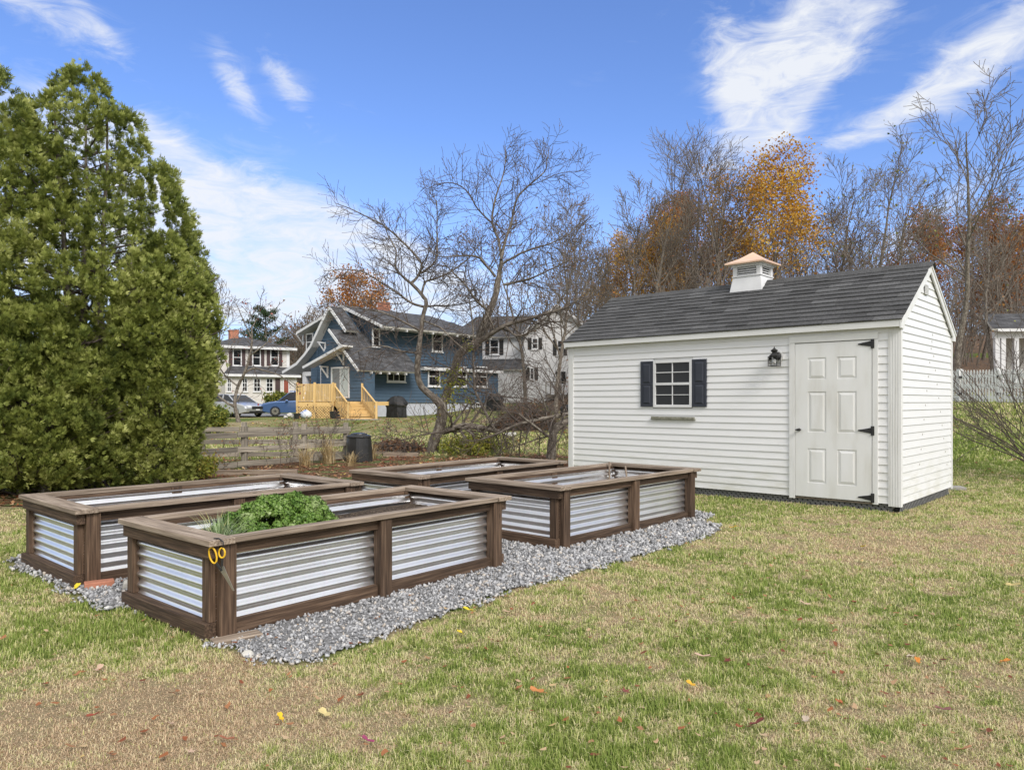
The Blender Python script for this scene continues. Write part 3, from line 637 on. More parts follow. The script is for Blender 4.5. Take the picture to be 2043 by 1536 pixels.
for (px,py,h1,ln,lab) in ((1190,945,.17,.028,'short leaning wooden stake inside the planter nearest the shed'),(1229,937,.15,.03,'upright wooden stake in the far corner of the planter nearest the shed')):
    fr=BF[2]; lx,ly=((-.62,2.1) if px==1190 else (-1.16,2.45)); b=MB(); b.beam((0,0,-.3),((-.05 if px==1190 else 0),0,.14),ln,.02); o=obj('wooden_stake',b,M['woodcap'],bevel=.002); o.location=fr.w(lx,ly,.5); tag(o,lab,'stake',None)
# bricks, rocks and packing boards under the posts
def rock(px,py,size,label,mat='rock',sc=(1,.7,.6),name='rock',Y=None,seed=3):
    x,y=G(px,py); rs=np.random.default_rng(seed); me=bpy.data.meshes.new(name); import bmesh
    bm=bmesh.new(); bmesh.ops.create_icosphere(bm,subdivisions=2,radius=1)
    pl=[(Vector(rs.normal(size=3)).normalized(),rs.uniform(.55,.85)) for _ in range(9)]
    for v in bm.verts:
        for n,dd in pl:
            e=v.co.dot(n)-dd
            if e>0: v.co-=n*e
        v.co*=size/2
    bm.to_mesh(me); bm.free(); o=link(name,me,M[mat]); o.scale=sc; o.location=(x,y,tz(x,y)+size*.2); o.rotation_euler=(0,0,rs.random()*3); return tag(o,label,'rock')
rock(258,1180,.19,'flat white rock beside the near corner of the left planter',sc=(1,.7,.5),seed=5)
rock(494,1312,.075,'small white rock on the gravel by the front planter corner',seed=9,sc=(1,.8,.8))
rock(598,1316,.03,'tiny pale stone at the edge of the gravel strip',seed=19,sc=(1,.8,.8))
fb=BF[1]; b=MB(); b.box(-.1,.1,-.05,.05,0,.06); o=obj('brick',b,M['brick'],bevel=.006); o.location=fb.w(.02,.16,.0); o.rotation_euler=(0,0,-fb.a+1.3); tag(o,'red brick under the near corner post of the left planter','brick')
b=MB(); b.box(-.14,.14,-.05,.05,0,.03); o=obj('packing_board',b,M['woodcap'],bevel=.003); o.location=f.w(.02,.16,-.002); o.rotation_euler=(0,0,-f.a+1.4); tag(o,'short board lying under the near corner of the front planter','board')
b=MB(); b.box(-.2,.2,-.13,.13,0,.05); o=obj('stone_slab',b,M['conc'],bevel=.006); o.location=(*G(1895,976),0); o.rotation_euler=(0,0,-.2); tag(o,'grey stone slab on the grass by the back corner of the shed','slab')
# ---------------------------------------------------------------- shed
zb,ze,zr=.11,2.40,3.36
def siding(mb,ax,n0,out,poly,expo,holes=(),t=.015,z0=None,z1=None):
    """lapped boards: ax 'x' lies in the local x-z plane at y=n0, ax 'y' in the y-z plane at x=n0; out=+-1 is the outward side"""
    zs=[p[1] for p in poly]; z0=min(zs) if z0 is None else z0; z1=max(zs) if z1 is None else z1; z=z0
    def span(zz):
        c=[]
        for i in range(len(poly)):
            (u1,v1),(u2,v2)=poly[i],poly[(i+1)%len(poly)]
            if (v1-zz)*(v2-zz)<=0 and v1!=v2: c.append(u1+(u2-u1)*(zz-v1)/(v2-v1))
        return (min(c),max(c)) if len(c)>=2 else None
    while z<z1-1e-4:
        zt=min(z+expo,z1); a=span(z+1e-3); b=span(zt-1e-3)
        if a and b:
            iv=[(a[0],a[1],b[0],b[1])]
            for hx0,hx1,hz0,hz1 in holes:
                if z<hz1-.01 and zt>hz0+.01:
                    nv=[]
                    for (p0,p1,q0,q1) in iv:
                        if hx1<=min(p0,q0) or hx0>=max(p1,q1): nv.append((p0,p1,q0,q1)); continue
                        if hx0>p0: nv.append((p0,hx0,q0,hx0))
                        if hx1<p1: nv.append((hx1,p1,hx1,q1))
                    iv=nv
            for (p0,p1,q0,q1) in iv:
                nb,nt_=n0+out*t,n0+out*.002
                f=(lambda u,n,v:(u,n,v)) if ax=='x' else (lambda u,n,v:(n,u,v)); r=R_.random(); o=R_.random()*9
                vs=[f(p0,nb,z),f(p1,nb,z),f(q1,nt_,zt),f(q0,nt_,zt),f(p0,n0,z),f(p1,n0,z)]
                gs=[(p0,z,o),(p1,z,o),(q1,zt,o),(q0,zt,o),(p0,z,o),(p1,z,o)]
                mb.add(vs,[(0,1,2,3),(4,5,1,0),(0,3,4),(1,5,2)],gs,r)
        z+=expo
SH=thing('garden_shed','white clapboard garden shed with dark shingle roof and copper topped cupola','shed',(4.922,9.35,0),-SF.a)
def grime():
    m,t,b=newmat('shed_siding'); v=t.attr('gc').outputs['Vector']; p=t.new('ShaderNodeTexCoord').outputs['Object']
    sx_=t.new('ShaderNodeSeparateXYZ'); t.put(sx_.inputs[0],p); lo=t.math('SUBTRACT',1,t.math('DIVIDE',sx_.outputs[2],.8),cl=True)
    n=t.noise(t.mapv(p,(1.2,1.2,6)),2,6,.65); d=t.math('MULTIPLY',t.ramp(n,[(.42,g(0)),(.7,g(1))]),t.math('MULTIPLY_ADD',lo,.6,.12))
    c=t.mix(d,(.76,.76,.76),(.54,.53,.43)); t.put(b.inputs['Base Color'],c); b.inputs['Roughness'].default_value=.42; return m
M['shedside']=grime()
dl,dt=SF.fx(1588,686); dr,db_=SF.fx(1741,998); dl2,db2=SF.fx(1590,990)
db_=(db_+db2)/2; dt=(dt+SF.fx(1741,680)[1])/2
tl=SF.fx(1576,700)[0]; trr=SF.fx(1753,700)[0]; tt=SF.fx(1660,668)[1]
# window measured on the front wall
wl,wt=SF.fx(1305,720); wr,wb=SF.fx(1382,813)
s1=SF.fx(1280,720)[0]; s2=SF.fx(1411,716)[0]; st,sb=SF.fx(1293,721)[1],SF.fx(1293,811)[1]
b=MB(); b.box(-SL+.01,-.01,.01,SW-.01,zb+.0,ze+.03); b.prism([(.01,ze+.03),(SW-.01,ze+.03),(SW/2,zr-.07)],-SL+.01,-.01,'x'); obj('wall_core',b,M['trim'],SH)
b=MB(); siding(b,'x',.0,-1,[(-SL+.09,zb),(-.13,zb),(-.13,ze+.02),(-SL+.09,ze+.02)],.1,[(tl+.005,trr-.005,zb,tt),(wl-.01,wr+.01,wb,wt)]); obj('front_wall',b,M['shedside'],SH)
b=MB(); siding(b,'y',.0,1,[(.03,zb),(SW-.03,zb),(SW-.03,ze+.05),(SW/2,zr-.05),(.03,ze+.05)],.1); obj('gable_wall',b,M['shedside'],SH)
b=MB(); siding(b,'y',-SL,-1,[(.03,zb),(SW-.03,zb),(SW-.03,ze+.05),(SW/2,zr-.05),(.03,ze+.05)],.1); obj('gable_wall',b,M['shedside'],SH)
b=MB(); siding(b,'x',SW,1,[(-SL+.09,zb),(-.09,zb),(-.09,ze),(-SL+.09,ze)],.1); obj('rear_wall',b,M['shedside'],SH)
def cboard(x0,x1,y,fl=True):
    b=MB(); b.box(x0,x1,y-.022,y+.0,zb-.03,ze+.01)
    if fl:
        for k in range(4): xx=x0+.03+k*(x1-x0-.06)/3; b.box(xx-.006,xx+.006,y-.026,y-.0225,zb-.02,ze)
    obj('corner_board',b,M['trim'],SH,bevel=.002)
cboard(-.13,.022,0); cboard(-SL-.022,-SL+.09,0)
for y0,y1 in ((0,.05),(SW-.05,SW+.02)):
    b=MB(); b.box(.0025,.0215,y0+.001,y1,zb-.03,ze+.0); obj('corner_board',b,M['trim'],SH,bevel=.002)
    b=MB(); b.box(-SL-.0215,-SL-.0025,y0+.001,y1,zb-.03,ze+.0); obj('corner_board',b,M['trim'],SH,bevel=.002)
# roof
OV=.1; xl,xr=-SL-.05,.045; slope=(zr-(ze+.07))/(SW/2+OV); yE=-OV; zE=ze+.07
for s_ in (0,1):
    b=MB(); P0=[(yE,zE-.012),(SW/2,zr-.012),(SW/2,zr-.05),(yE,zE-.05)]
    if s_: P0=[(SW-y,z) for y,z in P0]
    b.prism(P0,xl+.01,xr-.01,'x'); obj('roof_deck',b,M['trim'],SH)
    b=MB(); cy0,cy1=(yE-.004,yE+.018) if not s_ else (SW-yE-.018,SW-yE+.004); b.box(xl,xr-.022,cy0,cy1,ze-.035,ze+.045); b.box(xl,xr-.022,cy0+.012*(1 if not s_ else -1),cy1,ze+.0455,zE-.004); obj('fascia',b,M['trim'],SH,bevel=.002)
    b=MB(); b.box(xl+.01,xr-.03,yE+.019 if not s_ else SW+.003,-.003 if not s_ else SW+OV-.019,ze-.0,ze+.012); obj('soffit',b,M['trim'],SH)
    for xx in (xr-.02,xl):
        b=MB(); Q=[(yE-.006,ze-.055),(yE-.006,zE-.014),(SW/2,zr-.014),(SW/2,zr-.13),(.045,ze-.015+.02),(.045,ze-.055)]
        if s_: Q=[(SW-y,z) for y,z in Q]
        b.prism(Q,xx,xx+.02,'x'); obj('rake_board',b,M['trim'],SH)
        b=MB(); Q=[(yE-.006,zE-.05),(yE-.006,zE-.013),(SW/2,zr-.013),(SW/2,zr-.05)]
        if s_: Q=[(SW-y,z) for y,z in Q]
        b.prism(Q,xx+(.0205 if xx>-1 else -.0105),xx+(.0305 if xx>-1 else -.0005),'x'); obj('rake_trim',b,M['trim'],SH)
def shingles(y0,z0,y1,z1,xa,xb,row,tab,sgn):
    b=MB(); L=math.hypot(y1-y0,z1-z0); u=((y1-y0)/L,(z1-z0)/L); nrm=(-u[1]*sgn,u[0]*sgn); n=int(L/row)+1; row=L/n
    for i in range(n):
        x=xa-R_.random()*tab; 
        while x<xb:
            xe=x+tab*R_.uniform(.75,1.25); a_=max(x,xa); e_=min(xe,xb)-.002
            if e_-a_>.01:
                rr=R_.choice((.25,.4,.45,.5,.5,.55,.6,.85)); th=.016+R_.choice((0,0,.005)); s0=i*row-.004; s1_=(i+1)*row+.01
                def pt(xx,s,h): return (xx,y0+u[0]*s+nrm[0]*h,z0+u[1]*s+nrm[1]*h)
                vs=[pt(a_,s0,0),pt(e_,s0,0),pt(a_,s1_,0),pt(e_,s1_,0),pt(a_,s0,th),pt(e_,s0,th),pt(a_,s1_,.003),pt(e_,s1_,.003)]
                o=R_.random()*5; gs=[(v[0]+o,v[1],v[2]) for v in vs]; b.hexa(vs,rr,gs)
            x=xe
    return b
obj('shingles',shingles(yE-.012,zE-.018,SW/2,zr,xl-.015,xr+.015,.143,.33,1),M['shingle'],SH)
obj('shingles',shingles(SW-yE+.012,zE-.018,SW/2,zr,xl-.015,xr+.015,.143,.33,-1),M['shingle'],SH)
b=MB(); x=xl-.02
while x<xr+.02:
    x1=min(x+.16,xr+.02)
    for s_ in (1,-1):
        yy=SW/2+s_*-.13; vs=[(x,yy,zr+.008-.13*slope),(x1+.02,yy,zr+.004-.13*slope),(x,SW/2,zr+.014),(x1+.02,SW/2,zr+.008),(x,yy,zr+.02-.13*slope),(x1+.02,yy,zr+.013-.13*slope),(x,SW/2,zr+.026),(x1+.02,SW/2,zr+.018)]
        b.hexa(vs,R_.uniform(.35,.6))
    x=x1
obj('ridge_cap',b,M['shingle'],SH)
# gable vent
b=MB(); vy,vz=SF.fy(1848,578,.02); b.box(.0225,.024,vy-.09,vy+.09,vz-.07,vz+.07)
for k in range(7): b.box(.024,.029,vy-.09,vy+.09,vz-.068+k*.02,vz-.06+k*.02)
for k in range(5): b.box(.0291,.031,vy-.088+k*.04,vy-.08+k*.04,vz-.07,vz+.07)
M['vent']=mt('dirty_vent',[(.55,.55,.53),(.68,.68,.67)],9); obj('gable_vent',b,M['vent'],SH)
b0=MB(); b0.tube([(0,0,0),(.006,0,0)],.016,8); ns=None
M['nail']=mt('nail_head_grey',[(.42,.41,.38),(.55,.54,.5)],4)
for k in range(20):
    yy=SW*(.58-.014*k if k%2==0 else .55+.018*k); zz=ze+.02-k*.1-.05
    if ns is None: ns=obj('nail_head',b0,M['nail'],SH)
    else:
        c=ns.copy(); C.objects.link(c); c.parent=SH; ns=c
    ns.location=(.006,min(max(yy,.15),SW-.15),zz)
# skirt lattice below the walls
def skirt(p,q,z0,z1,nrm,st=.07):
    b=MB(); p=Vector(p);q=Vector(q); L=(q-p).length; d=(q-p)/L; n=int(L/st); h=z1-z0
    for k in range(n+1):
        a=p+d*(k*st)
        for s_,o in ((1,0),(-1,.006)):
            e=a+d*(s_*h)
            if 0<=(e-p).dot(d)<=L: b.beam(Vector((a.x,a.y,z0))+Vector(nrm)*o,Vector((e.x,e.y,z1))+Vector(nrm)*o,.03,.005,nrm)
    return b
M['skirt']=mt('grey_lattice',[g(.12),g(.2)],5,rough=.7); obj('skirt_lattice',skirt((-SL,.03,0),(-.02,.03,0),-.04,zb+.02,(0,-1,0)),M['skirt'],SH); obj('skirt_lattice',skirt((-.02,.03,0),(-.02,SW-.03,0),-.04,zb+.02,(1,0,0)),M['skirt'],SH)
b=MB(); b.box(-SL+.05,-.06,.08,SW-.06,-.05,zb-.002); obj('floor_frame',b,M['black'],SH)
# door
b=MB(); b.box(tl,dl-.006,-.030,-.001,zb-.03,tt-.09); b.box(dr+.004,trr,-.030,-.001,zb-.02,tt-.09); b.box(tl,trr,-.031,-.001,tt-.088,tt); obj('door_frame',b,M['trim'],SH,bevel=.003)
b=MB(); b.box(dl-.004,dr+.002,-.006,-.001,zb-.02,db_-.02); obj('door_sill',b,M['woodcap'],SH)
D=thing('door',None,None,(dl,0,db_)); D.parent=SH; dw=dr-dl; dh=dt-db_; yb=-.026
M['door']=mt('stained_white_door',[(.62,.61,.57),(.72,.72,.7),(.76,.76,.755)],1.6,(3,3,.7),.45,coord='obj')
pw_=dw*.245; gx_=[dw*.175,dw*.565]; rows=[(.09,.315),(.42,.685),(.765,.905)]   # fractions of height: bottom, middle, top panels
xs=[0,gx_[0],gx_[0]+pw_,gx_[1],gx_[1]+pw_,dw-.002]; zs=[0]+[q*dh for r in rows for q in r]+[dh]
b=MB(); b.box(0,dw-.002,yb+.010,-.001,0,dh)
for k in (0,2,4): b.box(xs[k],xs[k+1],yb,yb+.0099,0,dh)
for k in (0,2,4,6):
    for j in (1,3): b.box(xs[j]+.0001,xs[j+1]-.0001,yb+.0002,yb+.0098,zs[k],zs[k+1])
obj('door_slab',b,M['door'],D)
for j in (1,3):
    for k in (1,3,5):
        x0,x1,z0,z1=xs[j]+.012,xs[j+1]-.012,zs[k]+.012,zs[k+1]-.012; e=.035; y0,y1=yb+.0098,yb-.0005
        b=MB(); b.add([(x0,y0,z0),(x1,y0,z0),(x1,y0,z1),(x0,y0,z1),(x0+e,y1,z0+e),(x1-e,y1,z0+e),(x1-e,y1,z1-e),(x0+e,y1,z1-e)],[(4,5,6,7),(0,1,5,4),(1,2,6,5),(2,3,7,6),(3,0,4,7)]); obj('door_panel',b,M['door'],D)
for zz in (dh-.045,dh*.44,.05):
    b=MB(); b.box(dw-.012,dw+.03,yb-.012,yb-.006,zz-.06,zz+.06); b.prism([(dw-.012,zz-.035),(dw-.012,zz+.035),(dw-.17,zz+.006),(dw-.17,zz-.006)],yb-.01,yb-.001,'y'); b.tube([(dw+.004,yb-.014,zz-.06),(dw+.004,yb-.014,zz+.06)],.008,8); obj('hinge',b,M['black'],D,bevel=.001)
b=MB(); hz=SF.fx(1599,857)[1]-db_; b.tube([(.055,yb,hz),(.055,yb-.05,hz)],[.022,.012],10); b.tube([(.02,yb-.05,hz),(.05,yb-.055,hz),(.1,yb-.05,hz+.004)],[.007,.016,.008],8); obj('handle',b,M['black'],D,True)
# window and shutters
Wn=thing('window',None,None,(wl,0,wb)); Wn.parent=SH; ww,wh=wr-wl,wt-wb
b=MB(); e=.042; b.box(0,e,-.034,-.001,0,wh); b.box(ww-e,ww,-.034,-.001,0,wh); b.box(e,ww-e,-.034,-.001,0,e); b.box(e,ww-e,-.034,-.001,wh-e,wh); obj('frame',b,M['white'],Wn,bevel=.003)
b=MB(); b.box(e,ww-e,-.032,-.006,wh/2-.02,wh/2+.018); b.box(e,ww-e,-.026,-.012,wh*.75-.012,wh*.75); b.box(e,ww-e,-.024,-.010,wh*.26,wh*.26+.01); b.box(ww/2-.006,ww/2+.006,-.024,-.0105,e,wh/2-.0201); b.box(ww/2-.007,ww/2+.007,-.0255,-.0115,wh/2+.0181,wh-e); obj('glazing_bars',b,M['white'],Wn)
b=MB(); b.box(e-.002,ww-e+.002,-.008,-.004,e-.002,wh-e+.002); obj('pane',b,M['pane'],Wn)
for x0,x1 in ((s1,wl-.004),(wr+.004,s2)):
    sh=MB(); hh=st-sb; w_=x1-x0; sh.box(x0,x1,-.03,-.002,sb,st)
    for z0,z1 in ((.06,.46),(.52,.94)):
        a0,a1,c0,c1=x0+w_*.2,x1-w_*.2,sb+hh*z0,sb+hh*z1; e2=.018
        sh.add([(a0,-.0301,c0),(a1,-.0301,c0),(a1,-.0301,c1),(a0,-.0301,c1),(a0+e2,-.041,c0+e2),(a1-e2,-.041,c0+e2),(a1-e2,-.041,c1-e2),(a0+e2,-.041,c1-e2)],[(4,5,6,7),(0,1,5,4),(1,2,6,5),(2,3,7,6),(3,0,4,7)])
    for z0,z1 in ((0,.04),(.475,.505),(.96,1)): sh.box(x0,x1,-.036,-.0302,sb+hh*z0,sb+hh*z1)
    sh.box(x0,x0+w_*.12,-.0355,-.0302,sb+hh*.041,sb+hh*.959); sh.box(x1-w_*.12,x1,-.0355,-.0302,sb+hh*.041,sb+hh*.959)
    obj('shutter',sh,M['shutter'],SH,bevel=.002)
lx0,lz0=SF.fx(1302,833); lx1,_=SF.fx(1387,828); b=MB(); b.box(lx0,lx1,-.05,-.014,lz0-.018,lz0+.02); b.box(lx0-.015,lx1+.015,-.045,-.014,lz0-.03,lz0-.0185); M['mossy']=mt('mossy_ledge',[(.12,.12,.08),(.35,.34,.28)],20); obj('ledge_strip',b,M['mossy'],SH,bevel=.002)
# lantern
bx,bz=SF.fx(1553,712); Lt=thing('wall_lantern',None,None,(bx,0,bz)); Lt.parent=SH
b=MB(); b.tube([(0,-.015,0),(0,-.03,0)],.085,8); obj('mounting_block',b,M['trim'],Lt)
b=MB(); b.tube([(0,-.03,.01),(0,-.05,.01)],.058,14); b.tube([(0,-.05,.03),(-.0,-.10,.055),(-.0,-.13,.05)],.016,8); obj('arm',b,M['black'],Lt,True)
b=MB(); zc_=-.03; b.lathe([(.07,.0),(.075,.01),(.045,.035),(.028,.05),(.05,.078),(.052,.085),(.03,.1),(.012,.112),(.008,.125),(.001,.14)],8,(0,-.14,0)); obj('cap',b,M['black'],Lt)
b=MB()
for i in (-1,1):
    for j in (-1,1): b.box(i*.062-.004,i*.062+.004,-.14+j*.062-.004,-.14+j*.062+.004,-.135,.0)
for zz in (-.132,-.006):
    for i in (-1,1): b.box(i*.062-.005,i*.062+.005,-.206,-.074,zz-.0045,zz+.0045); b.box(-.0565,.0565,-.14+i*.062-.0045,-.14+i*.062+.0045,zz-.004,zz+.004)
obj('cage',b,M['black'],Lt)
b=MB(); b.box(-.056,.056,-.196,-.084,-.126,-.012); obj('glass',b,M['clear'],Lt)
b=MB(); b.lathe([(.012,-.11),(.028,-.09),(.03,-.06),(.014,-.03)],10,(0,-.14,0)); M['bulb']=mt('frosted_bulb',[(.6,.6,.6),(.7,.7,.7)],4,rough=.3); obj('bulb',b,M['bulb'],Lt,True)
# cupola
cxm=SF.fx(1502,560,SW/2)[0]; Cu=thing('cupola',None,None,(cxm,SW/2,zr)); Cu.parent=SH
b=MB(); hb=.285; ht=.235; z0=-.30; z1=.08
b.hexa([(-hb,-hb,-hb*slope-.05),(hb,-hb,-hb*slope-.05),(-hb,hb,-hb*slope-.05),(hb,hb,-hb*slope-.05),(-ht,-ht,z1),(ht,-ht,z1),(-ht,ht,z1),(ht,ht,z1)]); obj('base',b,M['white'],Cu,bevel=.004)
b=MB(); b.box(-.25,.25,-.25,.25,z1+.001,z1+.022); b.box(-.25,.25,-.25,.25,.245,.27); b.box(-.275,.275,-.275,.275,.2705,.295); obj('moulding',b,M['white'],Cu,bevel=.003)
for i in (-1,1):
    for j in (-1,1): b=MB(); b.box(i*.2-.035,i*.2+.035,j*.2-.035,j*.2+.035,z1+.0225,.2445); obj('corner_post',b,M['white'],Cu,bevel=.002)
b=MB(); b.box(-.19,.19,-.19,.19,z1+.023,.244); obj('louvre_backing',b,M['black'],Cu)
for k in range(4):
    a_=k*math.pi/2; b=MB()
    for q in range(6):
        zz=z1+.03+q*.036; b.hexa([(-.162,-.215,zz),(.162,-.215,zz),(-.162,-.192,zz+.018),(.162,-.192,zz+.018),(-.162,-.215,zz+.008),(.162,-.215,zz+.008),(-.162,-.192,zz+.027),(.162,-.192,zz+.027)])
    o=obj('louvre',b,M['white'],Cu); o.rotation_euler=(0,0,a_)
b=MB(); q=.335; b.add([(-q,-q,.285),(q,-q,.285),(q,q,.285),(-q,q,.285),(-q,-q,.31),(q,-q,.31),(q,q,.31),(-q,q,.31),(-.16,-.16,.395),(.16,-.16,.395),(.16,.16,.395),(-.16,.16,.395),(0,0,.51)],[(3,2,1,0)]+[(k,(k+1)%4,(k+1)%4+4,k+4) for k in range(4)]+[(k+4,(k+1)%4+4,(k+1)%4+8,k+8) for k in range(4)]+[(k+8,(k+1)%4+8,12) for k in range(4)]); obj('copper_roof',b,M['copper'],Cu,bevel=.002)
# ---------------------------------------------------------------- house helpers
def hwin(par,kind,px0,py0,px1,py1,plane,fr,out=-1,cols=2,rows=2,shut=None,tr=.1,pane='pane',name='window',sill=True,sh_w=.38):
    """a framed window measured on a wall plane of its house; kind 'x': wall along local x at y=plane, 'y': wall along local y at x=plane"""
    m=(lambda a,b:fr.fx(a,b,plane)) if kind=='x' else (lambda a,b:fr.fy(a,b,plane))
    u0,v1=m(px0,py0); u1,v0=m(px1,py1); v1b=m(px1,py0)[1]; v0b=m(px0,py1)[1]; v1=(v1+v1b)/2; v0=(v0+v0b)/2
    u0,u1=min(u0,u1),max(u0,u1)
    def bx(b,a0,a1,d0,d1,c0,c1):
        n0,n1=plane+out*d0,plane+out*d1
        b.box(a0,a1,n0,n1,c0,c1) if kind=='x' else b.box(n0,n1,a0,a1,c0,c1)
    W_=thing(name,None,None); W_.parent=par
    b=MB(); bx(b,u0,u0+tr,.0,.08,v0,v1); bx(b,u1-tr,u1,.0,.08,v0,v1); bx(b,u0+tr,u1-tr,.0,.08,v1-tr,v1); bx(b,u0+tr,u1-tr,.0,.08,v0,v0+tr); 
    obj('frame',b,M['white'],W_)
    b=MB()
    for i in range(1,cols): x=u0+tr+(u1-u0-2*tr)*i/cols; bx(b,x-.025,x+.025,.046,.066,v0+tr,v1-tr)
    for i in range(1,rows): z=v0+tr+(v1-v0-2*tr)*i/rows; bx(b,u0+tr,u1-tr,.0462,.068,z-.03,z+.03)
    if b.V: obj('glazing_bars',b,M['white'],W_)
    b=MB(); bx(b,u0+tr-.01,u1-tr+.01,.038,.045,v0+tr-.01,v1-tr+.01); obj('pane',b,M[pane],W_)
    if sill: b=MB(); bx(b,u0-.06,u1+.06,.0,.12,v0-.07,v0-.002); obj('sill',b,M['white'],W_)
    if shut:
        for a0,a1 in ((u0-sh_w-.03,u0-.03),(u1+.03,u1+sh_w+.03)): b=MB(); bx(b,a0,a1,.0,.07,v0,v1); obj('shutter',b,M[shut],par)
    return W_
def roofslab(par,pts,th=.12,mat='hroof',name='roof'):
    """a sloping quad given by its 4 top corners (eave a, eave b, ridge b, ridge a) with real thickness"""
    p=[Vector(q) for q in pts]; n=(p[1]-p[0]).cross(p[3]-p[0]).normalized(); n=n if n.z>0 else -n; L=(p[1]-p[0]).length; S_=(p[3]-p[0]).length
    b=MB(); q=[v-n*th for v in p]; d=(p[1]-p[0]).normalized()
    gs=[((v-p[0]).dot(d),((v-p[0])-d*(v-p[0]).dot(d)).length,0) for v in p]; b.add(p,[(0,1,2,3)],gs,.5)
    obj(name,b,M[mat],par); b=MB(); b.add([v-n*.004 for v in p]+q,[(7,6,5,4),(0,4,5,1),(1,5,6,2),(2,6,7,3),(3,7,4,0)],None,.5); obj('roof_edge',b,M['soffit'],par)
M['maroon']=mt('dark_shutter',[(.05,.03,.03),(.08,.05,.05)],5); M['red']=mt('red_door',[(.22,.05,.03),(.3,.08,.05)],5)
# ================================================================ blue bungalow
BD=50.; bxp=(724-CX)/F*BD; z0=.37; A_=40.5; HB=Frame(bxp,BD,z0,A_)
BH=thing('blue_house','blue clapboard house with steep white edged gables beside a new wooden deck','house',(bxp,BD,z0),-HB.a)
GX=-7.3; LY=13.8; fz=HB.fx(724,803)[1]; e1=HB.fy(763,735,0)[1]
b=MB(); b.box(GX+.05,-.05,.05,LY-.05,-.6,fz); obj('foundation',b,M['found'],BH)
b=MB(); b.box(GX+1.6,-.02,.02,LY-.02,fz,e1); obj('wall_core',b,M['blue'],BH)
ex=.22
ap=HB.fx(671,612,-.0); zt=ap[1]; xa=ap[0]           # apex of the steep front gable
fl=[HB.fx(*p) for p in ((578,741),(606,724),(622,706),(634,690),(655,645),(671,614))]   # flared left rake
rr=HB.fx(703,657)
lap=HB.fx(668,657,-1.0); lre=HB.fx(725,737,-1.0); lle=HB.fx(630,731,-1.0)
# front wall (upper part follows the rakes)
b=MB(); siding(b,'x',0,-1,[(fl[1][0]+.1,fl[1][1]-.25),(fl[3][0],fl[3][1]-.2),(xa,zt-.15),(rr[0]+.9,fl[1][1]-.25)],ex,[],.034)
dxl,dz1=HB.fx(600,741); px_w=HB.fx(621,800)[0]
siding(b,'x',0,-1,[(px_w,fz-.05),(0,fz-.05),(0,fl[1][1]-.24),(px_w,fl[1][1]-.24)],ex,[],.034); obj('front_wall',b,M['blue'],BH)
b=MB(); b.prism([(fl[1][0]+.2,fl[1][1]-.25),(xa,zt-.2),(rr[0]+.9,fl[1][1]-.25)],.04,1.3,'y'); b.prism([(px_w,fz),(0,fz),(0,fl[1][1]-.2),(px_w,fl[1][1]-.2)],.04,1.0,'y'); obj('wall_core',b,M['blue'],BH)
# projecting entrance bay with its own gable
b=MB(); lx=HB.fx(641,760,-1.0)[0]; siding(b,'x',-1.0,-1,[(lx,fz-.1),(lre[0]-.05,fz-.1),(lre[0]-.05,lre[1]-.1),(lap[0],lap[1]-.12),(lx,lle[1]+.6)],ex,[],.034); obj('bay_wall',b,M['blue'],BH)
b=MB(); b.prism([(lx+.02,fz-.1),(lre[0]-.07,fz-.1),(lre[0]-.07,lre[1]-.15),(lap[0],lap[1]-.16),(lx+.02,lle[1]+.5)],-.97,-.001,'y'); obj('wall_core',b,M['blue'],BH)
b=MB(); siding(b,'y',0,1,[(-1,fz-.02),(LY,fz-.02),(LY,e1+.0),(-1,e1+.0)],ex,[],.034); obj('side_wall',b,M['blue'],BH)
# lower roof running back along the right side, from bay ridge
ridx=lap[0]; rz_=lap[1]; ex_=lre[0]+.15; ez=lre[1]-.05
yend=HB.fy(840,735,ex_)[0]
roofslab(BH,[(ex_,-1.5,ez),(ex_,yend,ez),(ridx,yend,rz_),(ridx,-1.5,rz_)])
hq=HB.fx(683,688,-1.9); roofslab(BH,[(lle[0]-.2,-1.9,lle[1]),(lle[0]-.2,-1.06,lle[1]),(hq[0],-1.06,hq[1]),(hq[0],-1.9,hq[1])])
for (p,q,y) in (((lle[0]-.2,lle[1]-.05),(HB.fx(683,688,-1.9)[0],HB.fx(683,688,-1.9)[1]),-1.93),((ex_,ez),(ridx,rz_),-1.53)):
    b=MB(); b.beam((p[0],y,p[1]-.06),(q[0],y,q[1]-.06),.05,.18,(0,0,1)); obj('barge_board',b,M['white'],BH)
# steep gable roof, flared on the left
for i in range(len(fl)-1):
    a,c=fl[i],fl[i+1]; roofslab(BH,[(a[0],-.6,a[1]),(a[0],3.2,a[1]),(c[0],3.2,c[1]),(c[0],-.6,c[1])],.16,'hroof','roof')
    b=MB(); b.beam((a[0],-.63,a[1]-.1),(c[0],-.63,c[1]-.1),.05,.2,(0,0,1)); obj('barge_board',b,M['white'],BH)
roofslab(BH,[(rr[0]+.1,-.6,rr[1]-.1),(rr[0]+.1,.5,rr[1]-.1),(xa,.5,zt),(xa,-.6,zt)],.16)
b=MB(); b.beam((rr[0]+.1,-.63,rr[1]-.2),(xa,-.63,zt-.08),.05,.2,(0,0,1)); obj('barge_board',b,M['white'],BH)
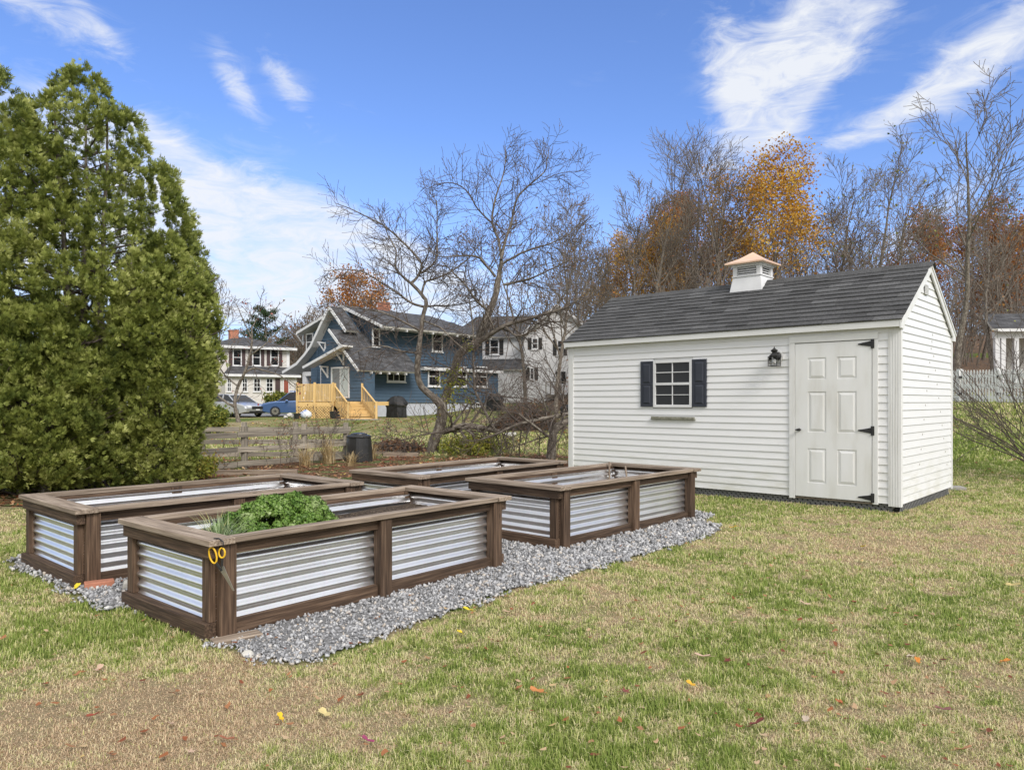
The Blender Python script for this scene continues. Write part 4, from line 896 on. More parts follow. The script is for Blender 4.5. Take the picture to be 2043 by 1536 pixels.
# upper storey: broad gable set back, ridge along the length
yu=1.5; u_ap=HB.fx(680,609,yu-.6); u_l=HB.fx(592,663,yu-.6); u_r=HB.fx(765,650,yu-.6)
ul,ur=u_l[0]+.9,-.35; uz=(u_l[1]+u_r[1])/2
b=MB(); b.prism([(ul,e1-.5),(ur,e1-.5),(ur,uz-.1),(u_ap[0],u_ap[1]-.3),(ul,uz-.1)],yu,LY-1.5,'y'); obj('upper_core',b,M['blue'],BH)
b=MB(); siding(b,'x',yu,-1,[(ul,e1-.4),(ur,e1-.4),(ur,uz-.1),(u_ap[0],u_ap[1]-.25),(ul,uz-.1)],ex,[],.034); siding(b,'y',ur,1,[(yu,e1-.3),(LY-1.5,e1-.3),(LY-1.5,uz-.08),(yu,uz-.08)],ex,[],.034); obj('upper_wall',b,M['blue'],BH)
yb_=LY-1.2; yh=LY-4.2
for s_ in (0,1):
    xe,ze_=((u_l[0],u_l[1]),(u_r[0],u_r[1]))[s_]
    roofslab(BH,[(xe,yu-.6,ze_),(xe,yb_,ze_),(u_ap[0],yh,u_ap[1]),(u_ap[0],yu-.6,u_ap[1])],.14)
    b=MB(); b.beam((xe,yu-.63,ze_-.08),(u_ap[0],yu-.63,u_ap[1]-.08),.05,.19,(0,0,1)); obj('barge_board',b,M['white'],BH)
b=MB(); b.add([(u_l[0],yb_,u_l[1]),(u_r[0],yb_,u_r[1]),(u_ap[0],yh,u_ap[1])],[(0,1,2)]); obj('roof',b,M['hroof'],BH)
for k in range(9):
    y=yu+.3+k*1.25; b=MB(); b.beam((ur-.1,y,uz-.12),(u_r[0]+.02,y,u_r[1]-.2),.08,.14); obj('rafter_end',b,M['white'],BH)
for k in range(5):
    y=-.4+k*.75; b=MB(); b.beam((-.2,y,ez-.02),(ex_+.03,y,ez-.16),.08,.12); obj('rafter_end',b,M['white'],BH)
# flat lower roof strip at the rear right
y1,zz1=HB.fy(845,708,.3); y2,zz2=HB.fy(915,717,.3); b=MB(); b.box(-.9,.35,y1,LY+.3,e1+.0,e1+.22); obj('porch_roof',b,M['white'],BH)
b=MB(); b.box(-1.0,.3,y1+.05,LY+.25,e1+.221,e1+.3); obj('roof',b,M['hroof'],BH)
# brackets
for (px,py,pl) in ((650,690,0),(606,674,1.5),(655,738,-1.0),(687,712,-1.0)):
    x,z=HB.fx(px,py,pl); b=MB(); b.beam((x,pl-.05,z-.55),(x,pl-.05,z+.25),.1,.1,(0,1,0)); b.beam((x,pl-.05,z-.5),(x,pl-.6,z+.15),.08,.08,(1,0,0)); b.beam((x,pl-.05,z+.2),(x,pl-.7,z+.22),.08,.08); obj('bracket',b,M['white'],BH)
# windows and doors
hwin(BH,'x',612,665,626,700,yu,HB,cols=1); hwin(BH,'x',641,734,650,766,0,HB,cols=1,tr=.12)
hwin(BH,'x',677,637,687,648,0,HB,cols=2,rows=3,tr=.06,pane='white',name='vent',sill=False)
dx0,_=HB.fx(663,770,-1.0)
dw_=hwin(BH,'x',662,732,698,794,-1.0,HB,cols=2,rows=1,pane='curtain',name='sliding_door',sill=False)
x0_,z1_=HB.fx(664,736,-1.0); x1_,zq=HB.fx(680,792,-1.0); b=MB(); b.box(x0_+.05,x1_,-1.05,-1.046,zq,z1_); obj('screen',b,M['doorglass'],dw_)
hwin(BH,'y',742,655,757,692,ur,HB,1,cols=1); hwin(BH,'y',861,660,882,702,ur,HB,1,cols=1)
hwin(BH,'y',771,736,808,762,0,HB,1,cols=3,rows=1); hwin(BH,'y',853,731,877,771,0,HB,1,cols=1); hwin(BH,'y',905,731,930,772,0,HB,1,cols=1); hwin(BH,'y',945,731,971,772,0,HB,1,cols=1)
hwin(BH,'y',938,803,956,819,.0,HB,1,cols=4,rows=2,tr=.06,name='basement_window',sill=False)
# porch post and beam at far left
pz=HB.fx(600,741)[1]; b=MB(); b.box(GX+.1,px_w-.05,.05,.25,pz-.35,pz-.05); obj('porch_beam',b,M['white'],BH)
b=MB(); b.box(GX+.1,GX+.5,.05,.4,-.4,pz-.36); obj('porch_post',b,M['white'],BH)
b=MB(); b.box(GX+.4,px_w-.1,1.6,1.7,-.3,fz+.1); b.box(GX+.4,px_w,.6,3.4,fz-.15,fz-.0); obj('porch_floor',b,M['found'],BH)
b=MB(); x,z=HB.fx(634,735); b.tube([(x,-.06,z+1.3),(x,-.06,fz-.5)],.05,6); obj('downpipe',b,M['blue'],BH)
b=MB(); b.tube([(GX+.2,-.9,2.2+z0),(GX+.2,-.9,2.3+z0)],.02,5)
ch=MB(); cxx,czz=HB.fx(765,604,6); ch.box(cxx-.35,cxx+.35,5.7,6.4,czz-1.6,czz); obj('chimney',ch,M['brick'],BH)
# ================================================================ deck with stairs
DKd=46.3; dx,dy=(593-CX)/F*DKd,DKd; DF=Frame(dx,dy,.33,0)
DK=thing('wooden_deck','new yellow pine deck with railings, lattice skirt and wide stairs','deck',(dx,dy,.33),0)
q=lambda px,py:DF.fx(px,py,0)
X1=q(667,790)[0]; zf=q(593,801)[1]; zr_=q(593,766)[1]; X2=q(726,800)[0]
b=MB(); b.box(0,X1,0,3.4,zf-.3,zf); b.box(X1,X2,.3,3.6,zf-.3,zf-.002); b.box(X2,q(768,800)[0],1.2,1.5,zf-.25,zf-.01); obj('platform',b,M['pine'],DK)
for px in (593,628,664): x=q(px,800)[0]; b=MB(); b.box(x-.06,x+.06,-.05,.07,-.3,zf-.302); b.box(x-.065,x+.065,-.06,.065,zf-.301,zr_+.1); obj('railing_post',b,M['pine'],DK)
b=MB(); b.box(.06,X1-.06,-.03,.05,zr_-.04,zr_); b.box(.06,X1-.06,-.02,.04,zf+.06,zf+.12)
n=24
for i in range(n):
    x=.1+(X1-.2)*i/(n-1); b.box(x-.04,x+.03,-.055,-.031,zf-.0,zr_-.045)
obj('railing',b,M['pine'],DK)
def lat(xa,xb,za,zb_,y,tri=False):
    b=MB(); h=zb_-za; k=xa-h
    while k<xb:
        for s_ in (0,1):
            p0=(k,za) if s_==0 else (k,zb_); p1=(k+h,zb_) if s_==0 else (k+h,za)
            t0=max(0,(xa-k)/h); t1=min(1,(xb-k)/h)
            if t1-t0>.05: L=lambda t:(p0[0]+(p1[0]-p0[0])*t,y-.01*s_,p0[1]+(p1[1]-p0[1])*t); b.beam(L(t0),L(t1),.012,.06,(0,0,1))
        k+=.17
    obj('lattice',b,M['pine'],DK)
for a_,c_ in ((.08,q(626,0)[0]),(q(631,0)[0],q(660,0)[0])): lat(a_,c_,-.05,zf-.31,.0)
b=MB(); b.box(0,X1,.6,.65,-.3,zf-.3); obj('skirt_backing',b,M['soil'],DK)
sl,sr=q(697,800)[0],q(750,800)[0]; nst=6
b=MB()
rs_=zf/nst
for i in range(nst): z=zf-rs_*(i+1)+(0 if i<nst-1 else .05); yy=.29-i*.36; b.box(sl-.8+.12*i,sr-.2+.12*i,yy-.39,yy-.031,z-.04,z); b.box(sl-.79+.12*i,sr-.21+.12*i,yy-.03,yy,z-.04,z+rs_-.042)
obj('steps',b,M['pine'],DK)
for (xt,xb) in ((X1+.05,q(700,800)[0]+.3),(X2-.1,q(757,800)[0]+.2)):
    b=MB(); yt,ybm=.0,-2.1; b.beam((xt,yt,zf+.95),(xb,ybm,.95),.1,.06); b.beam((xt,yt,zf+.15),(xb,ybm,.16),.05,.08); b.beam((xt,yt+.02,zf-.12),(xb,ybm,-.1),.05,.26)
    for k in range(9):
        t_=(k+.5)/9; b.beam((xt+(xb-xt)*t_,yt+(ybm-yt)*t_,zf*(1-t_)+.15),(xt+(xb-xt)*t_,yt+(ybm-yt)*t_,zf*(1-t_)+.93),.05,.05,(0,1,0))
    obj('stair_railing',b,M['pine'],DK)
    b=MB(); b.box(xt-.06,xt+.06,yt-.06,yt+.06,zf,zf+1.15); obj('railing_post',b,M['pine'],DK); b=MB(); b.box(xb-.06,xb+.06,ybm-.06,ybm+.06,-.2,1.1); obj('railing_post',b,M['pine'],DK)
b=MB(); b.box(sl-.1,sr+.8,-3.0,-2.3,-.1,.05); obj('landing_pad',b,M['conc'],DK)
# ================================================================ covered grills, bucket, bag, stone pile by the deck
def grill(px,py,w_,h_,Y,label,seed):
    x=(px-CX)/F*Y; rs=random.Random(seed); b=MB(); n=18; prof=[(1.,0),(1.03,.12),(.98,.35),(.96,.5),(1.06,.62),(.98,.72),(.72,.88),(.5,.97),(.1,1.)]
    vs=[]
    for r,z in prof:
        for k in range(n):
            t=2*math.pi*k/n; c,s_=math.cos(t),math.sin(t); sq=1/max(abs(c),abs(s_))**.6; rr_=r*sq*(1+.05*math.sin(6*t+z*4)+.03*rs.random())
            vs.append((c*rr_*w_/2,s_*rr_*w_*.32,z*h_+.03*h_*math.sin(3*t)*(z>.3)))
    m=len(prof); b.add(vs,[(i*n+k,i*n+(k+1)%n,(i+1)*n+(k+1)%n,(i+1)*n+k) for i in range(m-1) for k in range(n)]+[tuple(range((m-1)*n,m*n))])
    o=obj('grill_cover',b,M['cover'],smooth=False); o.location=(x,Y,tz(x,Y)-.05); o.rotation_euler=(0,0,-.5); return tag(o,label,'covered grill')
grill(791,834,1.35,1.45,48.5,'black cloth covered grill standing beside the deck stairs',1)
grill(987,832,1.3,1.3,56,'dark covered grill at the far right corner of the blue house',2)
grill(1131,822,.9,.75,50,'low black covered object by the left edge of the shed, in the far yard',3)
def lath(name,prof,mat,loc,label,cat,n=16,rz=0): b=MB(); b.lathe(prof,n); o=obj(name,b,mat,smooth=False); o.location=loc; return tag(o,label,cat)
p=lambda px,Y,dz=0:((px-CX)/F*Y,Y,tz((px-CX)/F*Y,Y)+dz)
lath('bucket',[(.22,0),(.26,.42),(.28,.42),(.28,.46),(.24,.46),(.21,.05)],M['plastic'],p(666,45.6),'small black bucket in front of the deck lattice','bucket')
b=MB(); b.lathe([(.1,0),(.3,.05),(.38,.2),(.34,.38),(.2,.48),(.06,.56)],14); M['bag']=mt('white_blue_bag',[(.12,.2,.45),(.7,.72,.75),(.75,.76,.78)],2.6,coord='obj',rough=.5); o=obj('plastic_sack',b,M['bag'],smooth=True); o.location=p(610,45.4); tag(o,'white and blue plastic sack against the deck lattice','sack')
for i,(px,sz,lb) in enumerate(((586,.45,'tan rock at the right of the small pile beside the deck'),(578,.5,'pale rock topmost of the small pile beside the deck'),(570,.4,'low brownish rock at the left end of the pile by the deck'))):
    o=rock(px,834,sz,lb,'rock',seed=30+i); o.location=p(px,45.2,.1+.15*(i==1))
lath('plant_pot',[(.15,0),(.2,.3),(.23,.3),(.23,.34),(.19,.34)],M['plastic'],p(592.5,45),'small dark pot at the left foot of the deck','pot')
# ================================================================ grey house at far left
D2=75.; gx0=(424-CX)/F*D2; GHF=Frame(gx0,D2,.3,-34); GH=thing('grey_house','pale grey two storey house with dark shutters and a porch roof across its front','house',(gx0,D2,.3),math.radians(34))
gq=lambda px,py,pl=0:GHF.fx(px,py,pl); gw=gq(577,760)[0]; gz=gq(500,692)[1]
b=MB(); b.box(0,gw,.02,8,-.6,gz); obj('wall_core',b,M['greyhouse'],GH)
b=MB(); siding(b,'x',0,-1,[(0,-.4),(gw,-.4),(gw,gz),(0,gz)],.14,[],.02); obj('front_wall',b,M['greyhouse'],GH)
ez2=gz; ap1=gq(470,672,4)[1]
for pts in ([(-.6,-.7,ez2),(gw+.6,-.7,ez2),(gw-3.6,4,ap1),(3.4,4,ap1)],[(gw+.6,8.7,ez2),(-.6,8.7,ez2),(3.4,4,ap1),(gw-3.6,4,ap1)]): roofslab(GH,pts,.1)
b=MB(); b.add([(-.6,-.7,ez2),(-.6,8.7,ez2),(3.4,4,ap1),(gw+.6,-.7,ez2),(gw+.6,8.7,ez2),(gw-3.6,4,ap1)],[(1,0,2),(3,4,5)]); obj('roof',b,M['hroof'],GH)
b=MB(); b.box(-.65,gw+.65,-.63,-.701,ez2-.25,ez2+.02); b.box(-.02,.3,-.06,-.0,-.4,gz); b.box(gw-.3,gw+.02,-.06,-.0,-.4,gz); obj('trim',b,M['white'],GH)
b=MB(); cx_,cz_=gq(466,672,3.5); b.box(cx_-.45,cx_+.45,3.2,3.9,cz_-.5,gq(466,659,3.5)[1]); b.box(cx_-.5,cx_+.5,3.15,3.95,gq(466,661,3.5)[1],gq(466,658.5,3.5)[1]); obj('chimney',b,M['brick'],GH)
for (a,c) in ((464,482),(503,520),(539,556)): hwin(GH,'x',a,696,c,730,0,GHF,cols=1,shut='maroon',sh_w=.34)
PY=-2.0; pzt=gq(500,731,0)[1]; pze=gq(500,747,PY-.4)[1]; px1=gq(443,750,PY)[0]
roofslab(GH,[(px1,PY-.4,pze),(gw+.5,PY-.4,pze),(gw+.2,-.08,pzt),(px1+1.2,-.08,pzt)],.1)
b=MB(); b.box(px1,gw+.5,PY-.48,PY-.401,pze-.22,pze+.02); obj('trim',b,M['white'],GH)
b=MB(); siding(b,'x',PY,-1,[(px1+.3,-.4),(gw+.2,-.4),(gw+.2,pze),(px1+.3,pze)],.14,[],.02); obj('porch_wall',b,M['greyhouse'],GH)
b=MB(); b.box(px1+.3,gw+.2,PY+.01,-.0,-.4,pze-.1); obj('wall_core',b,M['greyhouse'],GH)
for (a,c) in ((452,462),(482,494),(505,520),(530,545)): hwin(GH,'x',a,754,c,782,PY,GHF,cols=2,rows=3)
for a in (549,): u=gq(a,760,PY)[0]; b=MB(); b.box(u,u+.5,PY-.07,PY-.02,gq(a,784,PY)[1],gq(a,755,PY)[1]); obj('shutter',b,M['maroon'],GH)
hwin(GH,'x',564,756,577,786,PY,GHF,cols=1,rows=1,pane='red',name='door',sill=False)
# ================================================================ white house behind the cherry trees
D3=64.; wx0=(1045-CX)/F*D3; wz0=tz(wx0,D3); WF=Frame(wx0,D3,wz0,8); WH=thing('white_house','white clapboard two storey house seen through the bare cherry branches','house',(wx0,D3,wz0),-WF.a)
wq=lambda px,py,pl=0:WF.fx(px,py,pl); wr_=wq(1190,700)[0]; wl_=wq(905,700,1.5)[0]; wzt=wq(1045,668)[1]; wap=wq(1112,610)
b=MB(); b.prism([(0,-.8),(wr_,-.8),(wr_,wzt),(wap[0],wap[1]-.1),(0,wzt)],.02,9,'y'); b.box(wl_,-.01,1.52,8,-.8,wzt-.1); obj('wall_core',b,M['white'],WH)
b=MB(); siding(b,'x',0,-1,[(0,-.6),(wr_,-.6),(wr_,wzt),(wap[0],wap[1]-.1),(0,wzt)],.17,[],.018); siding(b,'x',1.5,-1,[(wl_,-.6),(-.02,-.6),(-.02,wzt-.1),(wl_,wzt-.1)],.17,[],.018); obj('front_wall',b,M['white'],WH)
for s_ in (0,1):
    xe=-.35 if not s_ else wr_+.35; roofslab(WH,[(xe,-.4,wzt-.1),(xe,9,wzt-.1),(wap[0],9,wap[1]+.1),(wap[0],-.4,wap[1]+.1)],.12)
    b=MB(); b.beam((xe,-.43,wzt-.2),(wap[0],-.43,wap[1]-.02),.05,.25); obj('barge_board',b,M['white'],WH)
rzz=wq(960,632,5)[1]; roofslab(WH,[(wl_-.4,1.0,wzt-.05),(-.3,1.0,wzt-.05),(.4,5,rzz),(wl_+1.4,5,rzz)],.12)
b=MB(); cxx=wq(995,640,5)[0]
lz=wq(1000,737,-.8)[1]; lt=wq(1000,716,1.4)[1]; lx1=wq(1050,730,-.8)[0]
roofslab(WH,[(wl_,-1.0,lz),(lx1,-1.0,lz),(lx1+.2,1.45,lt),(wl_,1.45,lt)],.1)
b=MB(); siding(b,'x',-.7,-1,[(wl_,-.6),(lx1-.2,-.6),(lx1-.2,lz),(wl_,lz)],.17,[],.018); b.box(wl_,lx1-.2,-.69,1.5,-.6,lz-.1); obj('lower_wall',b,M['white'],WH)
hwin(WH,'x',977,677,996,708,1.5,WF,cols=1,shut='cover',sh_w=.35); hwin(WH,'x',1061,674,1074,697,0,WF,cols=1,shut='cover',sh_w=.3); hwin(WH,'x',1111,678,1124,709,0,WF,cols=1,shut='cover',sh_w=.3)
hwin(WH,'x',1057,733,1066,758,0,WF,cols=1,shut='cover',sh_w=.3); hwin(WH,'x',1107,739,1131,768,0,WF,cols=2,rows=1,name='patio_door',sill=False); hwin(WH,'x',931,680,944,708,1.5,WF,cols=1,shut='cover',sh_w=.35)
b=MB(); dxx=wq(1090,790,-2)[0]; dzz=wq(1090,787,-2)[1]; b.box(dxx,wr_,-2.4,-.05,dzz-.2,dzz)
for k in range(12): x=dxx+k*(wr_-dxx)/11; b.box(x-.04,x+.04,-2.4,-2.32,dzz,dzz+1)
b.box(dxx,wr_,-2.42,-2.3,dzz+1.001,dzz+1.08); obj('deck',b,M['woodgrey'],WH)
# ================================================================ little porch building on the rise at right
D4=34.; qx=(1986-CX)/F*D4; qz=tz(qx,D4); QF=Frame(qx,D4,qz,4); QH=thing('porch_building','small grey roofed building with white posts on the rise beyond the picket fence','building',(qx,D4,qz),-QF.a)
qq=lambda px,py,pl=0:QF.fx(px,py,pl); ze3=qq(1990,657)[1]; zt3=qq(1990,628,2)[1]; 
roofslab(QH,[(-.35,-.4,ze3),(6,-.4,ze3),(6,1.6,zt3),(.3,1.6,zt3)],.1)
b=MB(); b.box(-.1,6,-.1,.1,ze3-.42,ze3-.12); b.box(-.12,6,-.42,-.3,ze3-.14,ze3-.02); obj('beam',b,M['white'],QH)
for px in (1988,2000,2026,2055): x=qq(px,670)[0]; b=MB(); b.box(x-.1,x+.1,-.1,.1,-1,ze3-.421); obj('post',b,M['white'],QH)
b=MB(); b.box(.9,6,1.4,1.6,-1,ze3+.3); b.box(.1,6,0,1.5,-1.2,-.0); obj('rear_wall',b,M['soffit'],QH)
# ================================================================ white picket fence on the right
PFt=thing('picket_fence','white picket fence with a gate across the grassy slope at right','fence',(0,0,0))
pa=P(1880,0,27.5); pb=P(2120,0,24.0); d_=(pb-pa); d_.z=0; L=d_.length; d_.normalize(); n_=int(L/.105)
b=MB(); nrm=Vector((d_.y,-d_.x,0))
for k in range(n_):
    p0=Vector((pa.x,pa.y,0))+d_*(k*.105); z=tz(p0.x,p0.y); b.beam((p0.x,p0.y,z+.06),(p0.x,p0.y,z+1.15),.065,.02,nrm); b.beam((p0.x,p0.y,z+1.15),(p0.x,p0.y,z+1.2),.035,.018,nrm)
obj('pickets',b,M['vinyl'],PFt)
b=MB(); k=0
for zz in (.22,.62,.98):
    for j in range(8):
        p0=Vector((pa.x,pa.y,0))+d_*(L*j/8); p1=Vector((pa.x,pa.y,0))+d_*(L*(j+1)/8); q0=p0-nrm*.03;q1=p1-nrm*.03; b.beam((q0.x,q0.y,tz(p0.x,p0.y)+zz),(q1.x,q1.y,tz(p1.x,p1.y)+zz),.04,.11 if zz!=.62 else .16)
obj('rail',b,M['vinyl'],PFt)
for px in (1914,1990):
    Yq=27.5-(px-1880)/240*3.5; c=P(px,0,Yq); z=tz(c.x,c.y); b=MB(); b.box(c.x-.08,c.x+.08,c.y-.12,c.y+.04,z-.1,z+1.25); obj('post',b,M['vinyl'],PFt)
    for zz in (.35,.95): b=MB(); b.box(c.x-.1,c.x+.22,c.y-.16,c.y-.121,z+zz-.04,z+zz+.04); obj('hinge',b,M['black'],PFt)
# ================================================================ weathered board fence
def boardfence(name,A,B,hs,posts,label,wid=.115,side=1):
    t_=thing(name,label,'fence',(A[0],A[1],tz(*A))); A=Vector((*A,0));B=Vector((*B,0)); d=(B-A); L=d.length; d.normalize(); n=Vector((d.y,-d.x,0))*side; z0_=tz(A.x,A.y)
    for pt in posts:
        p=d*(L*pt); w0=A+p; z=tz(w0.x,w0.y)-z0_; b=MB(); b.beam((p.x,p.y,z-.1),(p.x,p.y,z+max(hs)+.12),.11,.11,(0,1,0)); obj('post',b,M['woodgrey'],t_,bevel=.006)
    k=4
    for h in hs:
        cuts=[0,.33,.62,1] if side>0 else [0,.4,.75,1]
        for i in range(3):
            p=d*(L*cuts[i]+.01); q_=d*(L*cuts[i+1]-.01); o=n*(.075); z1=tz(A.x+p.x,A.y+p.y)-z0_; z2=tz(A.x+q_.x,A.y+q_.y)-z0_; dz=R_.uniform(-.012,.012)
            b=MB(); b.beam((p.x+o.x,p.y+o.y,z1+h-wid/2+dz),(q_.x+o.x,q_.y+o.y,z2+h-wid/2-dz),.03,wid); obj('rail',b,M['woodgrey'],t_,bevel=.003)
    return t_
j=G(697,918); a1=G(330,948); a2=G(385,921)
boardfence('board_fence',a1,(j[0]-.05,j[1]),[.17,.47,.78],[.02,.38,.72,.99],'nearer run of grey weathered board fence meeting the compost bin',side=1)
boardfence('board_fence',(a2[0]-.4,a2[1]+.5),(j[0]+.0,j[1]+.25),[.2,.5,.80],[.1,.35,.66],'farther run of grey board fence standing behind the nearer one',.11,side=1)
TB=M['woodcap']
for (px,py,L_,w_,rz,lb) in ((455,948,2.6,.1,.12,'long brown edging board lying in front of the nearer fence'),(800,912,.9,.12,-.05,'short timber beam lying left of the leaning cherry trunk'),(760,908,1.1,.1,.1,'flat weathered timber beside the compost bin')):
    x,y=G(px,py); b=MB(); b.box(-L_/2,L_/2,-.05,.05,0,w_); o=obj('timber',b,TB,bevel=.006); o.location=(x,y,0); o.rotation_euler=(0,0,rz); tag(o,lb,'timber')
# compost bin
x,y=G(716,921); CB=thing('compost_bin','black ribbed plastic compost bin at the end of the fence','compost bin',(x,y,tz(x,y)))
b=MB(); n=32; vs=[]; pf=[(.31,0),(.305,.2),(.29,.4),(.27,.58)]
for r,z in pf:
    for k in range(n): t_=2*math.pi*k/n; rr_=r*(1+.03*(k%4<2)); vs.append((rr_*math.cos(t_),rr_*math.sin(t_),z))
b.add(vs,[(i*n+k,i*n+(k+1)%n,(i+1)*n+(k+1)%n,(i+1)*n+k) for i in range(3) for k in range(n)]); obj('body',b,M['plastic'],CB)
b=MB(); b.lathe([(.29,.575),(.295,.6),(.27,.63),(.2,.645),(.19,.67),(.08,.69)],24); obj('lid',b,M['plastic'],CB,bevel=.003)
# ================================================================ cars
def paint(name,c,met=.5):
    m,t,b=newmat(name); t.put(b.inputs['Base Color'],(*c,1)); b.inputs['Metallic'].default_value=met; b.inputs['Roughness'].default_value=.32; b.inputs['Coat Weight'].default_value=.8; return m
def car(label,loc,rz,pm,prof,glassp,W_,wx,wr,hl=True,extra=None):
    """prof: lower body side outline (x,z), front towards +x; glassp: greenhouse outline; built across stations with tumblehome"""
    t_=thing('parked_car',label,'car',loc,rz)
    def loft(o,ws,name,mat,bev=0):
        b=MB(); m=len(o); vs=[]
        for yy,k,dz in ws:
            cx_=sum(p[0] for p in o)/m
            for x,z in o: vs.append((cx_+(x-cx_)*k,yy,z+dz*(z>.7)))
        n=len(ws); fs=[tuple(range(m-1,-1,-1)),tuple(range((n-1)*m,n*m))]+[(i*m+k,i*m+(k+1)%m,(i+1)*m+(k+1)%m,(i+1)*m+k) for i in range(n-1) for k in range(m)]
        b.add(vs,fs); return obj(name,b,mat,t_,smooth=False,bevel=bev)
    h=W_/2
    loft(prof,[(-h,.965,-.03),(-h+.06,.992,0),(-h*.5,1,.03),(0,1.004,.04),(h*.5,1,.03),(h-.06,.992,0),(h,.965,-.03)],'body',pm,.03)
    b=MB(); zb_=min(p[1] for p in glassp); ztp=max(p[1] for p in glassp)
    m=len(glassp); vs=[]
    for s_ in (-1,1):
        for x,z in glassp: vs.append((x,s_*(h-.07-.2*(z-zb_)/(ztp-zb_)),z))
    b.add(vs,[tuple(range(m)),tuple(range(2*m-1,m-1,-1))]+[(k,(k+1)%m,(k+1)%m+m,k+m) for k in range(m)]); obj('windows',b,M['pane'],t_,bevel=.02)
    # roof skin and pillars
    b=MB(); tops=[p for p in glassp if p[1]>ztp-.14]; x0,x1=min(p[0] for p in tops),max(p[0] for p in tops)
    b.hexa([(x0-.02,-h+.25,ztp-.02),(x1+.02,-h+.25,ztp-.05),(x0-.02,h-.25,ztp-.02),(x1+.02,h-.25,ztp-.05),(x0+.1,-h+.32,ztp+.035),(x1-.1,-h+.32,ztp+.03),(x0+.1,h-.32,ztp+.035),(x1-.1,h-.32,ztp+.03)]); obj('roof',b,pm,t_,bevel=.03)
    b=MB()
    bot=[p for p in glassp if p[1]<zb_+.1]
    for s_ in (-1,1):
        yy=lambda z:s_*(h-.064-.2*(z-zb_)/(ztp-zb_))
        fr=max(bot);rr_=min(bot); tf=max(tops,key=lambda p:p[0]); tr_=min(tops,key=lambda p:p[0])
        for (p,q_) in ((fr,tf),(rr_,tr_),(((fr[0]+rr_[0])/2,zb_),((tf[0]+tr_[0])/2,ztp))): b.beam((p[0],yy(p[1]),p[1]),(q_[0],yy(q_[1]),q_[1]),.04,.07,(0,1,0))
    obj('pillars',b,pm,t_)
    for x in wx:
        for s_ in (-1,1):
            w_=thing('wheel',None,None,(x,s_*(h-.1),wr)); w_.parent=t_
            b=MB(); b.tube([(0,-.1,0),(0,-.09,0),(0,.09,0),(0,.1,0)],[wr*.92,wr,wr,wr*.92],22); obj('tyre',b,M['black'],w_)
            b=MB(); b.tube([(0,-.104,0),(0,.104,0)],wr*.62,18)
            obj('rim',b,M['blade'],w_)
            b=MB()
            for k in range(10): a=k*math.pi/5; b.beam((0,s_*.108,0),(math.cos(a)*wr*.6,s_*.108,math.sin(a)*wr*.6),.02,.03,(0,1,0))
            obj('spokes',b,M['black'],w_)
    xf=max(p[0] for p in prof); xr_=min(p[0] for p in prof)
    M.setdefault('lampglass',glass('headlight_glass',(.6,.62,.62),.1)); M.setdefault('tail',glass('tail_light',(.4,.02,.02),.2))
    for s_ in (-1,1):
        b=MB(); b.hexa([(xf-.5,s_*(h-.02),.66),(xf-.06,s_*(h-.2),.62),(xf-.5,s_*(h-.12),.66),(xf-.02,s_*(h-.5),.62),(xf-.55,s_*(h-.02),.78),(xf-.15,s_*(h-.2),.74),(xf-.55,s_*(h-.14),.79),(xf-.1,s_*(h-.5),.74)]); obj('headlight',b,M['lampglass'],t_,bevel=.01)
        b=MB(); b.box(xr_-.01,xr_+.2,s_*(h-.35),s_*(h-.02),.78,.98); obj('tail_light',b,M['tail'],t_,bevel=.02)
        b=MB(); b.box(.55,.72,s_*(h+.0),s_*(h+.16),zb_-.02,zb_+.12); obj('mirror',b,pm,t_,bevel=.03)
    b=MB(); b.box(xf-.04,xf+.025,-.42,.42,.5,.68); obj('grille',b,M['black'],t_,bevel=.02); b=MB(); b.box(xf-.06,xf+.02,-.62,.62,.24,.38); obj('air_intake',b,M['black'],t_,bevel=.02)
    b=MB(); b.box(xf+.026,xf+.04,-.15,.15,.42,.5); obj('number_plate',b,M['white'],t_)
    return t_
sed_p=[(2.38,.3),(2.4,.55),(2.3,.7),(1.9,.82),(1.15,.93),(.9,.95),(-1.5,1.0),(-2.2,1.0),(-2.38,.85),(-2.4,.35),(-1.8,.22),(1.8,.2)]
sed_g=[(1.25,.9),(.35,1.4),(-.2,1.46),(-.9,1.42),(-1.85,1.0),(-1.6,.94)]
M['silver']=paint('silver_paint',(.5,.51,.52),.6); M['cblue']=paint('blue_paint',(.06,.12,.27),.4); M['dblue']=paint('dark_blue_paint',(.015,.02,.05),.4)
cyy=50.; car('silver sedan parked in front of the grey house',p(468,cyy,.05),math.radians(-33),M['silver'],sed_p,sed_g,1.84,(1.4,-1.4),.33)
suv_p=[(2.28,.35),(2.3,.7),(2.2,.86),(1.6,.98),(1.1,1.03),(-1.6,1.12),(-2.2,1.15),(-2.3,.95),(-2.3,.4),(-1.8,.26),(1.8,.24)]
suv_g=[(1.25,1.0),(.5,1.58),(-.4,1.7),(-1.7,1.66),(-2.2,1.14),(-2.0,1.05)]
car('blue sport utility vehicle parked left of the wooden deck',p(592,50.5,.05),math.radians(180+16),M['cblue'],suv_p,suv_g,1.82,(1.38,-1.32),.36)
car('dark blue car half hidden behind the silver sedan and evergreen',p(404,55,.05),math.radians(-20),M['dblue'],sed_p,sed_g,1.8,(1.4,-1.4),.33)
# overhead service wire
b=MB(); pA=P(300,700,60);pB=HB.w(GX+1.8,0,5.6); pts=[]
for k in range(13):
    q_=k/12; v=pA.lerp(pB,q_); v.z-=1.2*math.sin(math.pi*q_)*.4; pts.append(v)
b.tube(pts,.018,5); tag(obj('power_line',b,M['black']),'thin dark utility wire running to the upper corner of the blue house','wire')

